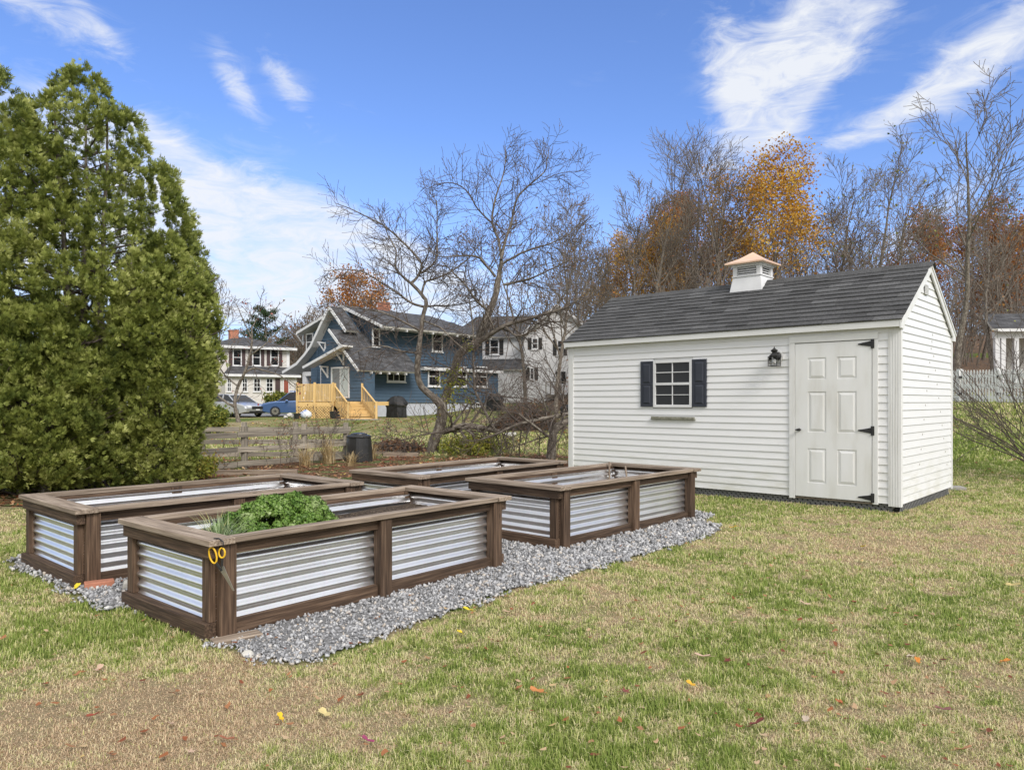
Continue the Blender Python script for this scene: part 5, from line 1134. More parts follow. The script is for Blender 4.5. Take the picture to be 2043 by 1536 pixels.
# leaf covered floor of the wood on the rise
def floormat():
    m,t,b=newmat('wood_floor'); p=t.new('ShaderNodeNewGeometry').outputs['Position']; n=t.noise(p,3,8,.7)
    t.put(b.inputs['Base Color'],t.ramp(n,[(.3,(.05,.035,.022)),(.5,(.15,.09,.05)),(.7,(.26,.16,.08))])); b.inputs['Roughness'].default_value=.95; bump(t,b,n,.8,.2); return m
sheet('wood_floor',[(5,33),(14,30.5),(24,28.5),(60,28),(90,80),(60,150),(-2,150),(3,60)],.03,floormat(),'brown leaf covered ground of the wood','ground',1.2)
# ---------------------------------------------------------------- trees
def nrm3(v): return v/ (np.linalg.norm(v)+1e-9)
class Tree:
    def __init__(s,seed): s.r=np.random.default_rng(seed); s.P=[]; s.tips=[]
    def add(s,pts,rad): s.P.append((np.asarray(pts,float),np.asarray(rad,float)))
    def grow(s,p,d,L,r,lv,maxlv,pr):
        n=pr['seg'][min(lv,len(pr['seg'])-1)]; pts=[p]; rad=[r]; rt=max(r*pr['taper'],pr['rmin']); cur=p.copy(); d=nrm3(d); dirs=[d]
        for i in range(n):
            d=nrm3(d+s.r.normal(0,pr['wig'],3)+np.array([0,0,pr['up'][min(lv,len(pr['up'])-1)]])); cur=cur+d*L/n; pts.append(cur.copy()); rad.append(r+(rt-r)*(i+1)/n); dirs.append(d)
        s.add(pts,rad)
        if lv>=maxlv: s.tips.append((pts[-1],d)); s.tips.append((pts[len(pts)//2],d)); return
        s.kids(pts,rad,L,lv,maxlv,pr)
    def kids(s,pts,rad,L,lv,maxlv,pr,k=None,t0=None):
        k=pr['kids'][min(lv,len(pr['kids'])-1)] if k is None else k; t0=pr['t0'][min(lv,len(pr['t0'])-1)] if t0 is None else t0; n=len(pts)-1
        for j in range(k):
            t=t0+(1-t0)*(j+s.r.random())/k; f=min(t*n,n-.001); i=int(f); a=f-i; q=np.asarray(pts[i])*(1-a)+np.asarray(pts[i+1])*a; dd=nrm3(np.asarray(pts[i+1])-np.asarray(pts[i]))
            o=s.r.normal(size=3); o=nrm3(o-dd*o.dot(dd)); an=math.radians(pr['ang'][min(lv,len(pr['ang'])-1)]*s.r.uniform(.7,1.25)); nd=dd*math.cos(an)+o*math.sin(an)
            rr=(rad[i]*(1-a)+rad[i+1]*a)
            s.grow(q,nd,L*pr['len'][min(lv,len(pr['len'])-1)]*(1.15-.55*t)*s.r.uniform(.75,1.2),max(rr*pr['kr'],pr['rmin']),lv+1,maxlv,pr)
    def mesh(s,name,split=.03):
        """one mesh of tapered tubes; sides by thickness"""
        out=[]
        for big in (True,False):
            V=[];Fc=[];G_=[];base=0
            for pts,rad in s.P:
                if (rad[0]>=split)!=big: continue
                n=8 if rad[0]>.09 else 6 if rad[0]>.03 else 3 if rad[0]<.014 else 4; m=len(pts)
                d=np.gradient(pts,axis=0); d/=np.linalg.norm(d,axis=1)[:,None]+1e-9; ref=np.array([.31,.22,.93]) if abs(d[0][2])<.8 else np.array([.9,.3,.1])
                a=np.cross(d,ref); a/=np.linalg.norm(a,axis=1)[:,None]+1e-9; b=np.cross(d,a); th=np.arange(n)*2*np.pi/n
                ring=pts[:,None]+(a[:,None]*np.cos(th)[None,:,None]+b[:,None]*np.sin(th)[None,:,None])*rad[:,None,None]
                ln=np.concatenate([[0],np.cumsum(np.linalg.norm(np.diff(pts,axis=0),axis=1))])
                V.append(ring.reshape(-1,3)); G_.append(np.stack([np.repeat(ln,n)+base*.01,np.tile(np.cos(th),m)*np.repeat(rad,n),np.tile(np.sin(th),m)*np.repeat(rad,n)],1))
                i=np.arange(m-1)[:,None]*n; k=np.arange(n)[None]; k2=(k+1)%n
                Fc.append((np.stack([i+k,i+k2,i+n+k2,i+n+k],2).reshape(-1,4)+base)); base+=m*n
            out.append(mesh_np(name,np.concatenate(V),np.concatenate(Fc),G=np.concatenate(G_),R=np.zeros(base),smooth=True) if V else None)
        return out
def leafcards(name,pos,size,r_,mat=None,asp=.7,droop=.3,flat=False,rnd=None,jit=0.):
    pos=np.asarray(pos,float)+ (r_.normal(0,jit,(len(pos),3)) if jit else 0); n=len(pos); s=size*(.6+.8*r_.random(n))
    a=r_.normal(size=(n,3)); a/=np.linalg.norm(a,axis=1)[:,None]; b=r_.normal(size=(n,3)); b-=a*(a*b).sum(1)[:,None]; b/=np.linalg.norm(b,axis=1)[:,None]; c=np.cross(a,b)
    S_=s[:,None]; v=[pos-a*S_,pos+b*S_*asp+c*S_*.2,pos+a*S_,pos-b*S_*asp+c*S_*.2]
    V=np.stack(v,1).reshape(-1,3); i=np.arange(n)[:,None]*4; Fc=np.concatenate([i+np.array([[0,1,2]]),i+np.array([[0,2,3]])]).reshape(-1,3)
    r=r_.random(n) if rnd is None else rnd; return mesh_np(name,V,Fc,R=np.repeat(r,4))
pr_up=dict(seg=[8,6,5,4,3],taper=.3,rmin=.009,wig=.085,up=[.02,.10,.06,.04,.02],kids=[15,8,6,4],t0=[.3,.2,.15,.1],ang=[38,38,42,45],len=[.5,.55,.55,.5],kr=.5)
def bare(seed,Ht,r0,pr=pr_up,lv=3,lean=(0,0),twinkle=None):
    T=Tree(seed); n=12; pts=[np.array([0,0,-.3])]; d=np.array([lean[0],lean[1],1.]); rad=[r0*1.15]
    for i in range(n):
        d=nrm3(d+T.r.normal(0,.07,3)+np.array([0,0,.04])); pts.append(pts[-1]+d*Ht/n); rad.append(r0*(1-.93*(i+1)/n)+.012)
    T.add(pts,rad); T.kids(pts,rad,Ht*.80,0,lv,pr)
    return T
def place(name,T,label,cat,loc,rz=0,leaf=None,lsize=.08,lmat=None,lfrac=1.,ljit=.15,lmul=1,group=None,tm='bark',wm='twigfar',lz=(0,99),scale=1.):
    t_=thing(name,label,cat,loc,rz,group); t_.scale=(scale,)*3
    big,small=T.mesh(name)
    if big: link('trunk',big,M[tm],t_)
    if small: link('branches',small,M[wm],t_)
    if leaf:
        tp=np.array([q[0] for q in T.tips]); k=(T.r.random(len(tp))<lfrac)&(tp[:,2]>lz[0])&(tp[:,2]<lz[1]); tp=np.repeat(tp[k],lmul,0)
        if len(tp): link('foliage',leafcards('foliage',tp,lsize,T.r,jit=ljit),M[leaf],t_)
    return t_
M['lyel']=leafmat('golden_leaves',[(.30,.12,.02),(.5,.24,.03),(.62,.36,.05),(.66,.5,.1)],.6,.35,nz=.5)
M['lorg']=leafmat('rust_leaves',[(.2,.07,.02),(.36,.13,.03),(.45,.2,.05),(.5,.28,.06)],.6,.3,nz=.4)
M['lbrn']=leafmat('brown_leaves',[(.12,.06,.035),(.22,.11,.06),(.3,.17,.09)],.7,.25,nz=.5)
M['lred']=leafmat('red_berries',[(.3,.06,.05),(.42,.12,.1),(.5,.25,.2)],.6,.3,nz=.5)
M['lgrn']=leafmat('dull_green_leaves',[(.05,.08,.015),(.12,.16,.03),(.25,.26,.05),(.4,.35,.06)],.6,.3,nz=.6)
M['lvine']=leafmat('yellow_green_leaves',[(.12,.16,.03),(.28,.3,.05),(.42,.42,.07),(.3,.14,.05)],.6,.3,nz=1.2)
def gp(px,Y): x=(px-CX)/F*Y; return (x,Y,tz(x,Y))
def Ht(py,Y,px): x,_,z=gp(px,Y); return H-(py-HY)/F*Y-z
# --- woodland trees behind the shed, one mesh per kind, each copy with its own label
WT=[ # px, Y, top y, seed, kind label
 (1905,31,172,1,'tallest bare tree at right with a straight trunk rising above the shed gable',None),
 (1985,34,225,2,'tall bare spreading tree near the right edge of the photo',None),
 (1740,40,236,3,'slender bare tree left of the tallest one, its top against the cloud','few'),
 (1800,44,300,4,'lower bare tree between two taller ones behind the gable peak',None),
 (1440,45,228,5,'tall fine twigged bare tree left of the cupola',None),
 (1375,47,290,6,'grey bare tree left of the tallest one by the cupola',None),
 (1290,46,290,7,'wide bare tree with grey twigs at the left of the wood',None),
 (1245,50,370,8,'low bare tree at the left end of the wood above the shed roof',None),
 (1565,44,262,9,'golden leaved maple standing above the copper cupola','yel'),
 (1480,52,360,10,'orange maple between bare trunks left of the cupola','yel2'),
 (1390,56,400,11,'rust red tree low behind the left part of the shed roof','org2'),
 (1330,54,440,12,'orange brown tree just above the shed ridge at left','yel2'),
 (1650,50,330,13,'brown twiggy bare tree right of the golden maple','few'),
 (2035,45,330,14,'bare tree cut by the right edge of the photo','few'),
 (1960,50,420,15,'rust coloured oak behind the tall bare trees at right','org'),
 (2030,52,440,16,'dark rust oak at the right edge behind the porch building','org'),
 (1110,46,400,17,'bare tree between the cherry trees and the wood','few'),
 (1180,52,380,18,'thin bare tree right of the cherries','few'),
 (1050,58,418,19,'oak holding brown leaves behind the cherry trees','brn'),
 (1700,56,400,20,'bare tree deep in the wood behind the shed ridge',None),
 (1530,58,420,21,'brownish tree deep in the wood behind the cupola','brn'),
 (1250,62,470,22,'tree with thin orange foliage at the left end of the wood','yel2'),
 (1850,60,430,23,'reddish tree in the wood just right of the shed gable','org'),
 (1610,62,420,24,'grey tree deep in the wood between the maple and the gable',None)]
G_='trees of the wood behind the shed'
for px,Y,top,sd_,lab,kind in WT:
    h=Ht(top,Y,px)/({1:1.1,2:1.6,3:1.2}.get(sd_,1.08)); pr=dict(pr_up); near=Y<46
    if kind in('yel','yel2','org','brn'): pr.update(kids=[14,7,5],ang=[48,45,45])
    elif sd_ in (1,2,3,4): pr.update(kids=[12,7,6,3],t0=[.36,.2,.15],ang=[46,42,45],up=[.02,.12,.06,.05])
    elif sd_ in (5,6,7,8): pr.update(kids=[17,9,6],t0=[.2,.15,.1],ang=[44,38,40])
    pr['rmin']=.011 if Y<50 else .014
    T=bare(100+sd_,h*.93,.008*h+.04,pr,3,lean=(0,0) if sd_==1 else (R_.uniform(-.05,.05),R_.uniform(-.05,.05)))
    if kind=='yel': a=dict(leaf='lyel',lsize=.08,lfrac=1,ljit=.35,lmul=10)
    elif kind=='yel2': a=dict(leaf='lyel',lsize=.075,lfrac=1,ljit=.3,lmul=7)
    elif kind=='org2': a=dict(leaf='lorg',lsize=.08,lfrac=1,ljit=.35,lmul=10)
    elif kind=='org': a=dict(leaf='lorg',lsize=.08,lfrac=1,ljit=.32,lmul=8)
    elif kind=='brn': a=dict(leaf='lbrn',lsize=.06,lfrac=.6,ljit=.2,lmul=3)
    elif kind=='few': a=dict(leaf='lgrn' if sd_<15 else 'lbrn',lsize=.075,lfrac=.12,ljit=.12,lmul=1)
    else: a={}
    place('tree',T,lab,'tree',gp(px,Y),0,group=G_,**a)
# undergrowth of the wood: twigs, saplings and clinging leaves nobody could count
T=Tree(500); pr=dict(pr_up,kids=[5,4,3],t0=[.15,.1,.1],ang=[40,45,50],rmin=.014,seg=[5,4,3,3])
lv=[]
for k in range(230):
    px=R_.choice((R_.uniform(1150,2080),R_.uniform(1880,2100),R_.uniform(1180,1800))); Y=R_.uniform(38,80); x,y,z=gp(px,Y); h=R_.uniform(3,9)*(.55 if px<1230 else 1)
    T.grow(np.array([x,y,z-.2]),np.array([R_.uniform(-.2,.2),0,1.]),h,.05,0,2,pr)
big,small=T.mesh('undergrowth'); ug=thing('wood_undergrowth','brown tangle of saplings and brush filling the wood behind the shed','undergrowth'); 
if big: link('stems',big,M['twigfar'],ug)
link('twigs',small,M['twigfar'],ug); tp=np.array([q[0] for q in T.tips]); kk=T.r.random(len(tp))<.55; link('leaves',leafcards('leaves',tp[kk],.07,T.r,jit=.3),M['lbrn'],ug); kk=T.r.random(len(tp))<.3; link('autumn_leaves',leafcards('leaves',tp[kk],.075,T.r,jit=.3),M['lorg'],ug)
ug['kind']='stuff'
# far wood line on the horizon
T=Tree(600); tp=[]
for k in range(360):
    px=R_.choice((R_.uniform(-200,1200),R_.uniform(540,700),R_.uniform(1100,2300))); Y=R_.uniform(95,150); x=(px-CX)/F*Y; h=R_.uniform(7,12) if px<1100 else R_.uniform(8,16); z=tz(x,Y)
    T.grow(np.array([x,Y,z-.3]),np.array([0,0,1.]),h,.12,0,2,dict(pr_up,kids=[9,5,3],t0=[.12,.1],ang=[45,50,50],rmin=.03,seg=[5,3,3]))
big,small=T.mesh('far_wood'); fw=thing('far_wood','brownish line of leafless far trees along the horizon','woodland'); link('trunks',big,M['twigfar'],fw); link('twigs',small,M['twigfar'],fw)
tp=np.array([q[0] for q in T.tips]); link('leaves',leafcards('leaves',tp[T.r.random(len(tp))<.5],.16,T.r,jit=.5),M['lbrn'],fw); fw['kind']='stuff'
# trees near the far houses
T=bare(701,Ht(585,85,735),.2,dict(pr_up,kids=[14,8,6],ang=[55,50,50],rmin=.02),3); place('tree',T,'orange brown tree showing above the ridge of the blue house','tree',gp(735,85),leaf='lorg',lsize=.12,lfrac=1,ljit=.45,lmul=6)
T=bare(702,Ht(575,60,440),.1,dict(pr_up,kids=[10,6,4],rmin=.014),3); place('tree',T,'bare tree behind the edge of the evergreens','tree',gp(440,60),leaf='lred',lsize=.07,lfrac=.06,ljit=.05)
for px,Y,top,sd_,lab in ((615,95,650,703,'bare tree between the grey house and the blue house'),(640,100,640,704,'bare twiggy tree partly behind the blue house gable'),(585,98,665,705,'low bare tree right of the pine')):
    T=bare(sd_,Ht(top,Y,px),.15,dict(pr_up,kids=[15,8,5],t0=[.15,.1],ang=[45,45,45],rmin=.022),3); place('tree',T,lab,'tree',gp(px,Y),leaf='lbrn',lsize=.08,lfrac=.2,ljit=.1)
# pine beyond the grey house
T=Tree(710); h=Ht(617,92,530); pts=[np.array([0,0,z]) for z in np.linspace(-.2,h,10)]; T.add(pts,np.linspace(.28,.05,10)); pos=[]
for k in range(26):
    t_=.42+.58*k/26; a=T.r.random()*6.28; L=(3.8*(1-t_)**.6+.9)*T.r.uniform(.7,1.2); d=np.array([math.cos(a)*L,math.sin(a)*L,.25*L]); p0=np.array([0,0,h*t_]); T.add([p0,p0+d*.5,p0+d+np.array([0,0,.2*L])],[.08,.05,.02])
    for j in range(190): q=T.r.uniform(.35,1.05); pos.append(p0+d*q+np.array([0,0,.2*L*q])+T.r.normal(0,1,3)*np.array([.3,.3,.13]))
M['pineleaf']=leafmat('pine_needles',[(.015,.035,.012),(.03,.06,.02),(.06,.1,.03)],.6,.1,nz=.4)
pt=place('pine_tree',T,'dark green pine with flat layered boughs behind the grey house','tree',gp(530,92),tm='bark'); link('foliage',leafcards('pine',pos,.15,T.r,asp=.3),M['pineleaf'],pt)
# small crab apple before the silver car
def limb(T,pl,Y,dys=None):
    """polyline measured in the photo at depth Y (each point may step nearer or farther), radius in photo pixels"""
    pts=[];rad=[]
    for i,q in enumerate(pl):
        yy=Y+(q[3] if len(q)>3 else 0); pts.append(np.array(P(q[0],q[1],yy))); rad.append(q[2]*(.62 if q[2]<7.2 else .78)*yy/F)
    # smooth subdivision
    n=len(pts); PP=[];RR=[]
    for i in range(n-1):
        p0=pts[max(i-1,0)];p1=pts[i];p2=pts[i+1];p3=pts[min(i+2,n-1)]
        for k in range(3):
            t=k/3; PP.append(.5*((2*p1)+(-p0+p2)*t+(2*p0-5*p1+4*p2-p3)*t*t+(-p0+3*p1-3*p2+p3)*t**3)); RR.append(rad[i]*(1-t)+rad[i+1]*t)
    PP.append(pts[-1]);RR.append(rad[-1]); PP=np.array(PP); PP[1:-1]+=T.r.normal(0,.004*Y/20,(len(PP)-2,3)); T.add(PP,RR); return PP,RR
def treepl(name,seed,Y,limbs,label,base,pr,kidsn,lv=2,leaf=None,**k):
    T=Tree(seed)
    for pl in limbs:
        PP,RR=limb(T,pl,Y); L=np.linalg.norm(np.diff(PP,axis=0),axis=1).sum()
        nk=int(kidsn*L) if max(RR)<.16 else int(kidsn*L*.25)
        if pl[0][2]<12: T.kids(PP,RR,k.get('clen',1.6)/pr['len'][0],0,lv,pr,min(nk,34),.12)
    o=Vector(base); 
    T.P=[(p_-np.array(o),r) for p_,r in T.P]; T.tips=[(p_-np.array(o),d) for p_,d in T.tips]
    k.pop('clen',None)
    return place(name,T,label,'tree',base,leaf=leaf,tm='bark',wm='twig',**k)
prc=dict(seg=[6,5,4,3],taper=.35,rmin=.0052,wig=.13,up=[.05,.05,.05,.03],kids=[6,6,4],t0=[.1,.12,.1],ang=[60,50,50],len=[.5,.6,.55],kr=.45)
Yc=40.
treepl('crab_apple_tree',801,Yc,[[(477,848,8),(474,835,6.5),(470,815,5.5),(469,795,5),(475,770,5,.3),(487,745,4.5),(494,725,4),(500,700,3.2),(503,675,2.5),(502,650,2)],
 [(469,812,5),(455,805,4,-.3),(441,795,3.5),(430,787,3),(420,785,2)],[(487,745,4),(505,735,3,.3),(530,740,2.4),(560,750,2),(585,770,1.2)],[(475,770,3),(455,755,2.5,.5),(440,735,2),(430,710,1.2)],
 [(503,675,2.4),(490,650,2),(480,625,1.6),(470,605,1)],[(502,655,2),(515,630,1.6,.4),(520,605,1)],[(497,710,2.5),(525,690,2,-.4),(550,665,1.6),(570,640,1)]],
 'small crab apple with a forked trunk and a few red fruits before the silver sedan',tuple(P(477,849,Yc)),dict(prc,rmin=.011,wig=.2,up=[.08,.04]),2.0,2,'lred',lsize=.06,lfrac=.22,ljit=.1,clen=1.5)
YC=20.
treepl('cherry_tree',802,YC,[
 [(858,912,19),(862,900,16),(868,875,14),(878,850,14),(882,825,15),(880,808,13,-.1),(862,790,9,-.1),(842,773,8.5),(833,745,8),(835,705,7.5),(840,660,7),(845,625,7),(851,604,6.5),(841,587,6),(820,565,5.5)],
 [(820,565,5),(832,553,4.5,.2),(841,527,4,.2),(819,499,3.5,.3),(788,468,3,.3),(763,449,2.4,.4),(710,422,1.8,.4),(668,405,1,.4)],
 [(820,565,4.5),(800,548,3.6,-.2),(788,528,3,-.3),(790,500,2.4,-.4),(775,470,1.8,-.4),(760,430,1,-.4)],
 [(841,545,4),(869,520,3.2,-.2),(872,474,2.6,-.2),(872,440,2,-.3),(871,400,1.2,-.3)],
 [(841,587,4),(849,562,3.4,.3),(869,556,3,.3),(905,538,2.4,.4),(940,510,1.6,.4),(965,470,1,.5)],
 [(845,612,4.5),(819,604,3.8,-.3),(795,586,3.2,-.5),(755,560,2.4,-.6),(722,541,2,-.7),(680,538,1.4,-.7),(646,541,.9,-.8)],
 [(845,612,3.5),(870,610,2.8,.3),(907,609,2.2,.3),(950,600,1.4,.4)],
 [(838,660,4),(800,640,3.2,-.5),(760,622,2.4,-.7),(710,615,1.6,-.9),(650,600,1,-1)],
 [(845,640,3.6),(880,655,2.8,-.6),(905,680,2.2,-.8),(930,700,1.4,-1)],
 [(835,705,3.6),(800,700,2.8,-.5),(760,690,2,-.7),(715,700,1.4,-.8),(680,725,.9,-.8)],
 [(880,812,13),(892,785,12,.2),(903,755,12,.3),(913,715,11.5,.3),(928,695,11,.2),(951,685,10.5,.2),(962,655,9.5,.2),(976,621,8.5,.2),(988,593,8,.2),(993,562,7.5,.2),(998,540,6.5,.2),(1000,518,6,.2)],
 [(1000,518,5),(1007,487,4.4,.1),(1020,443,3.8,.1),(1032,396,3.2,0),(1054,371,2.6,0),(1086,343,2,0),(1092,318,1.5,0),(1096,294,.9,0)],
 [(1000,518,4.6),(995,480,4,.3),(982,446,3.6,.4),(988,396,3,.4),(1004,350,2.2,.5),(1008,320,1.6,.5),(1008,290,.9,.5)],
 [(982,446,3.2,.4),(954,418,2.8,.2),(938,390,2.4,.1),(913,368,2,0),(880,366,1.5,-.1),(851,378,1,-.1)],
 [(1054,371,2,0),(1080,362,1.6,-.2),(1120,345,1.3,-.3),(1165,341,.8,-.3)],
 [(1002,527,4),(1039,506,3.4,-.3),(1070,494,2.8,-.4),(1095,487,2.2,-.5),(1130,470,1.6,-.6),(1160,440,1,-.6)],
 [(988,552,4.6),(970,530,3.8,-.2),(951,512,3.4,-.4),(915,511,2.6,-.5),(876,512,1.8,-.6),(850,495,1,-.6)],
 [(1005,568,4.4,.2),(1030,563,3.6,.1),(1057,556,3,0),(1101,537,2.2,-.1),(1150,512,1.4,-.2)],
 [(951,685,8,.2),(970,672,7.5),(1007,650,6.5,-.3),(1054,637,5.5,-.5),(1100,622,4.5,-.7),(1133,612,3.4,-.8),(1160,590,2.4,-.9),(1172,560,1.4,-.9)],
 [(1007,650,4.5,-.3),(1030,670,3.6,-.5),(1060,662,3,-.6),(1090,645,2.2,-.6),(1130,640,1.2,-.7)],
 [(976,621,4.5,.2),(950,600,3.6,-.2),(930,570,3,-.4),(905,545,2.2,-.5),(880,520,1.3,-.5)],
 [(882,862,8.5),(900,856,9),(928,850,8.5,-.1),(961,853,7.5,-.2),(989,860,6,-.2),(1010,856,4,-.3)],
 [(988,860,4.8,-.2),(975,835,4.6,-.2),(960,805,4.4,-.2),(948,778,4,-.2),(945,745,3.6,-.2),(944,700,3.2,-.2),(944,656,2.8,-.2),(938,610,2,-.2),(934,580,1.2,-.2)],
 [(948,778,3.2,-.2),(925,755,2.6,-.3),(900,735,2.2,-.4),(872,722,1.6,-.4),(850,700,1,-.4)],
 [(946,778,2.6),(975,785,2.4,-.3),(1010,792,2.2,-.4),(1050,795,1.8,-.5),(1090,815,1.2,-.5)],
 [(905,858,3.4),(880,862,2.8,-.5),(840,868,2,-.7),(800,878,1.4,-.8),(770,870,.8,-.8)],
 [(944,700,2.4),(965,680,2,.3),(985,655,1.4,.4),(1000,625,.9,.4)]],
 'large leaning cherry tree with twin stems and a low crooked limb, all bare',tuple(P(862,905,YC)),prc,12,2,'lbrn',lsize=.02,lfrac=.08,ljit=.03,clen=1.0)
YD=18.
treepl('cherry_tree',803,YD,[
 [(1098,925,15),(1100,905,13),(1102,880,12),(1106,860,11),(1120,846,10,.1),(1140,836,9,.2),(1165,822,7.5,.3),(1200,800,6,.3)],
 [(1104,872,6),(1090,868,5,-.2),(1070,852,4.4,-.4),(1050,838,3.6,-.5),(1035,825,2.6,-.6)],
 [(1100,872,4.5),(1095,850,4,.2),(1090,830,3.4,.3),(1085,800,2.4,.3),(1070,770,1.4,.3)],
 [(1165,815,6.5,.3),(1142,824,7,.1),(1110,830,6.5,0),(1073,837,6,-.1),(1040,845,5.4,-.2),(1010,856,4.5,-.3),(985,870,3,-.3),(950,878,1.8,-.4)],
 [(1040,845,3),(1020,830,2.6,-.2),(1000,800,2,-.3),(985,770,1.2,-.4)],[(1120,846,5),(1125,815,4,.3),(1120,780,3,.4),(1105,745,2,.5),(1085,715,1.2,.6)]],
 'short dark cherry trunk beside the shed corner with a limb reaching left',tuple(P(1100,918,YD)),prc,8,2,'lbrn',lsize=.02,lfrac=.06,ljit=.03,clen=1.2)
# leaf clusters clinging to the leaning cherry
rv=np.random.default_rng(5); vp=[]
for (px,py,r) in ((905,775,26),(895,800,30),(880,830,22),(925,760,22),(870,870,12),(880,890,12),(905,740,16),(935,690,12),(885,760,14),(940,800,12)):
    for k in range(int(r*5)): q=rv.normal(0,.5,3); vp.append(np.array(P(px+q[0]*r,py+q[1]*r,YC+q[2]*.3)))
tag(link('climbing_vine',leafcards('vine',vp,.032,rv),M['lvine']),'yellow green and brown vine leaves clinging to the leaning cherry trunk','vine')
# ---------------------------------------------------------------- arborvitae
def arbor(label,px,Y,prof,seed,ncl,ry=.8,base=None):
    """prof: (photo y, half width px); crown is built round its own trunk at distance Y"""
    r=np.random.default_rng(seed); x0=(px-CX)/F*Y; z0_=tz(x0,Y); zz=np.array([H-(py-HY)/F*Y-z0_ for py,_ in prof])[::-1]; ww=np.array([w_*Y/F for _,w_ in prof])[::-1]
    t_=thing('arborvitae',label,'tree',(x0,Y,z0_),0,'arborvitae at the left'); ztop=zz[-1]
    C_=[];
    area=np.interp(np.linspace(zz[0],ztop,60),zz,ww)+.1; cdf=np.cumsum(area)/area.sum(); zl=np.linspace(zz[0],ztop,60)
    V=[];Fl=[];R=[]
    pts=[];dirs=[];val=[];siz=[]
    for k in range(int(ncl*2.0)):
        z=np.interp(r.random(),cdf,zl); w_=np.interp(z,zz,ww); th=r.random()*2*np.pi
        inner=r.random()<.25
        rad=w_*(r.uniform(.45,.8) if inner else r.uniform(.84,1.03))*(1+.07*math.sin(3*th+z*1.3+seed)+.06*math.sin(7*th+2*z))
        c=np.array([rad*math.cos(th),rad*ry*math.sin(th),z]); cr=r.uniform(.08,.175); o=np.array([math.cos(th),math.sin(th)*ry,.55]); o/=np.linalg.norm(o); m=30
        cv=r.uniform(0,1)
        dd=r.normal(size=(m,3)); dd/=np.linalg.norm(dd,axis=1)[:,None]; dd=dd*.85+o; dd/=np.linalg.norm(dd,axis=1)[:,None]
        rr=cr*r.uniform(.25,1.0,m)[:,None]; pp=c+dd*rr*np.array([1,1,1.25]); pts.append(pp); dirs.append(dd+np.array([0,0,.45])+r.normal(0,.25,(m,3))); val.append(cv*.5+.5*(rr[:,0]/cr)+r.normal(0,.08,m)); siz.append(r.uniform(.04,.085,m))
    p_=np.concatenate(pts);d=np.concatenate(dirs);d/=np.linalg.norm(d,axis=1)[:,None];v=np.clip(np.concatenate(val),0,1);s_=np.concatenate(siz); n=len(p_)
    side=r.normal(size=(n,3)); side-=d*(side*d).sum(1)[:,None]; side/=np.linalg.norm(side,axis=1)[:,None]; up=np.cross(d,side)
    # flat fan of five scaly fingers
    quads=[];base_=0; Vs=[]
    for a,l in ((-.95,.6),(-.5,.85),(0,1.),(.5,.85),(.95,.6)):
        dr=d*math.cos(a)+side*math.sin(a)-up*.25*abs(a); sd_=side*math.cos(a)-d*math.sin(a); S_=s_[:,None]; o=p_+d*S_*.12*(a==0)
        Vs.append(np.stack([o,o+dr*S_*l*.55+sd_*S_*.11,o+dr*S_*l-up*S_*.1,o+dr*S_*l*.55-sd_*S_*.11],1))
    Va=np.concatenate(Vs).reshape(-1,3); Fa=np.arange(len(Va)).reshape(-1,4); Ra=np.repeat(np.tile(v,5),4)
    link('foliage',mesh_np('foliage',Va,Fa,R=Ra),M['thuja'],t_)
    T=Tree(seed+9); hN=ztop*.93; 
    for q in range(3):
        tp_=[np.array([.12*math.cos(q*2.1),.12*math.sin(q*2.1),-.2])]; 
        for i in range(8): tp_.append(tp_[-1]+np.array([math.cos(q*2.1)*.05,math.sin(q*2.1)*.05,hN/8])+T.r.normal(0,.03,3))
        T.add(tp_,np.linspace(.09,.015,9)); 
        for j in range(38):
            tt=T.r.uniform(.06,.97); z=hN*tt; w_=np.interp(z,zz,ww)*.82; a=T.r.random()*6.28; i=int(tt*8); b0=tp_[i]*(1-(tt*8-i))+tp_[min(i+1,8)]*(tt*8-i); e=np.array([math.cos(a)*w_,math.sin(a)*w_*ry,.35*w_]); T.add([b0,b0+e*.5+np.array([0,0,-.04]),b0+e],[.02,.013,.006])
    bg_,sm=T.mesh('trunk'); link('trunk',bg_,M['bark'],t_); link('limbs',sm,M['twig'],t_)
    return t_
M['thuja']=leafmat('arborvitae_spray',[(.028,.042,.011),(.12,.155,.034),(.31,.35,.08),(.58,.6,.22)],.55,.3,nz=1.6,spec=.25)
arbor('tall broad arborvitae in the middle of the left group, tapering to a double tip',165,12.2,[(138,8),(165,34),(200,60),(260,106),(340,154),(420,190),(500,214),(580,230),(660,240),(740,240),(820,222),(900,205),(950,170),(972,120)],1,1250)
arbor('tall arborvitae cut by the left edge of the photo',-75,11.4,[(100,15),(140,60),(190,110),(260,160),(360,200),(500,235),(640,250),(780,255),(880,245),(950,210),(975,150)],2,1000)
arbor('lower bushy arborvitae at the right of the group with foliage to the ground',325,11.9,[(470,12),(520,42),(580,80),(640,95),(740,97),(820,80),(880,64),(930,52),(965,35)],3,560)
arbor('low front arborvitae bulge at the foot of the left group',70,11.3,[(620,30),(680,90),(760,140),(850,160),(920,150),(962,110)],4,520)
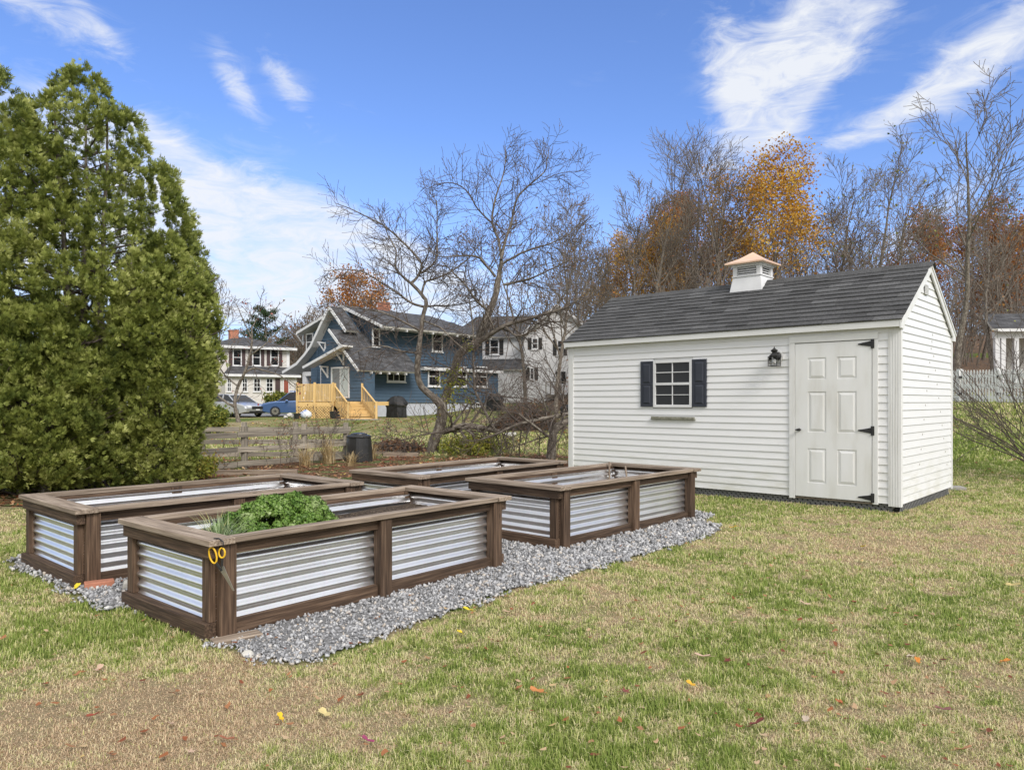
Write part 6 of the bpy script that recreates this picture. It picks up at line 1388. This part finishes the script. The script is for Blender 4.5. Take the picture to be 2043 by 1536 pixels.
# ---------------------------------------------------------------- shrubs and dry plants
def shrub(name,label,loc,n,h,spread,pr,leaf=None,seed=1,r0=.012,lean=(0,0),lv=2,base=.1,**k):
    T=Tree(seed)
    for i in range(n):
        a=T.r.random()*6.28; b_=T.r.random()*base; d=np.array([math.cos(a)*spread*T.r.random()+lean[0],math.sin(a)*spread*T.r.random()+lean[1],1.])
        T.grow(np.array([math.cos(a)*b_,math.sin(a)*b_,-.03]),d,h*T.r.uniform(.6,1.1),r0,0,lv,pr)
    return place(name,T,label,'shrub',loc,leaf=leaf,tm='twig',wm='twig',**k)
prs=dict(seg=[6,4,3],taper=.4,rmin=.0035,wig=.1,up=[-.01,.02,.02],kids=[7,4],t0=[.25,.15],ang=[30,38],len=[.42,.45],kr=.55)
x,y=G(2110,955); shrub('bare_shrub','leafless arching shrub reaching in from the right edge of the photo',(x,y,tz(x,y)),30,3.0,.75,prs,seed=31,r0=.014,lean=(-.55,0),leaf='lvine',lsize=.02,lfrac=.02,base=.35)
T=Tree(90)
for i,(px,Y,py,sz,col,lab) in enumerate(((412,30,845,.55,'lgrn','small round green and yellow bush below the evergreen'),(560,62,800,.8,'lgrn','green bush in front of the grey house'))):
    x,_,z=gp(px,Y); shrub('green_bush',lab,(x,Y,H-(py+20-HY)/F*Y),40,sz*1.6,.7,dict(prs,rmin=.008),leaf=col,seed=60+i,lsize=.07 if i==0 else .1,lfrac=1,lmul=6,ljit=.12,base=sz*.5)
prw=dict(prs,rmin=.003,kids=[5,3],wig=.12)
for i,(px,py,n,h,sp,leaf,lab) in enumerate(((622,925,16,1.25,.5,'lbrn','tall brown leafless weeds in front of the compost bin'),(680,905,14,1.3,.35,'lbrn','thin tall weeds rising left of the compost bin'),(560,935,10,.9,.6,'lbrn','sparse dry stems against the nearer fence'),(470,925,8,.9,.5,'lorg','rust leaved sapling stems behind the fence'),(408,945,12,.5,.8,'lorg','low rusty weed clump near the evergreen'),(880,905,18,.55,.7,'lbrn','low reddish twiggy plant at the foot of the leaning cherry'),(1010,912,14,.7,.8,'lvine','yellow green weeds behind the rearmost planter'),(1130,915,16,.9,.6,'lbrn','brown weeds between the short cherry trunk and the shed'),(1060,905,10,.8,.6,'lbrn','dry dark seed stems behind the rearmost planter'))):
    x,y=G(px,py); shrub('dry_weed',lab,(x,y,tz(x,y)),n*2//3,h,sp,prw,leaf=leaf,seed=70+i,r0=.004,lsize=.018,lfrac=.4,lmul=1,ljit=.04,base=.35)
M['straw']=leafmat('straw_grass',[(.3,.22,.1),(.5,.38,.2),(.62,.5,.3)],.6,.3,nz=2)
for i,(px,py,h,n,lab) in enumerate(((655,925,.75,130,'clump of tall straw coloured grass before the fence corner'),(610,930,.6,90,'drooping dry grass clump in the middle of the fence'),(742,915,.5,90,'low dry grass clump right of the compost bin'),(700,930,.4,80,'short straw grass at the foot of the compost bin'))):
    x,y=G(px,py); clump('dry_grass',lab,'ornamental grass',(x,y,tz(x,y)),n,h,.012,.45,M['straw'],seed=40+i)
for i,(px,py,lab) in enumerate(((360,955,'low yellow and rust plant at the edge of the evergreen'),(950,905,'fresh yellow green weeds left of the short cherry trunk'))):
    x,y=G(px,py); shrub('low_plant',lab,(x,y,tz(x,y)),30,.45,1.,prw,leaf='lvine',seed=95+i,r0=.004,lsize=.03,lfrac=1,lmul=4,ljit=.07,base=.6)
# brush pile and far brush heap
def pile(name,label,px,py,rx,rz_,n,seed,Y=None,leaf='lbrn'):
    x,y=G(px,py) if Y is None else gp(px,Y)[:2]; T=Tree(seed); r=T.r
    for k in range(n):
        a=r.random()*6.28; q=r.random()**.5; h=rz_*(1-q*q); p0=np.array([math.cos(a)*q*rx,math.sin(a)*q*rx*.6,h*r.uniform(.2,1)]); d=nrm3(r.normal(size=3)*np.array([1,1,.35]))*rx*r.uniform(.2,.5); T.add([p0-d,p0+r.normal(0,.03,3),p0+d],[.008,.012,.006]); T.tips.append((p0,d))
    t_=place(name,T,label,'brush pile',(x,y,tz(x,y)),leaf=leaf,lsize=.05,lfrac=1,lmul=3,ljit=.08,tm='twig',wm='twig'); return t_
pile('brush_pile','low heap of dead stems and brown leaves left of the leaning cherry',790,905,.85,.32,420,51)
pile('brush_pile','tall dark heap of cut branches behind the right cherry limb',1050,862,1.6,1.4,700,52,Y=33)
o=rock(1021,868,.7,'pale boulder under the long right limb of the cherry',seed=77,sc=(1,.6,.35)); x,y,z=gp(1021,28); o.location=(x,y,z+.1)
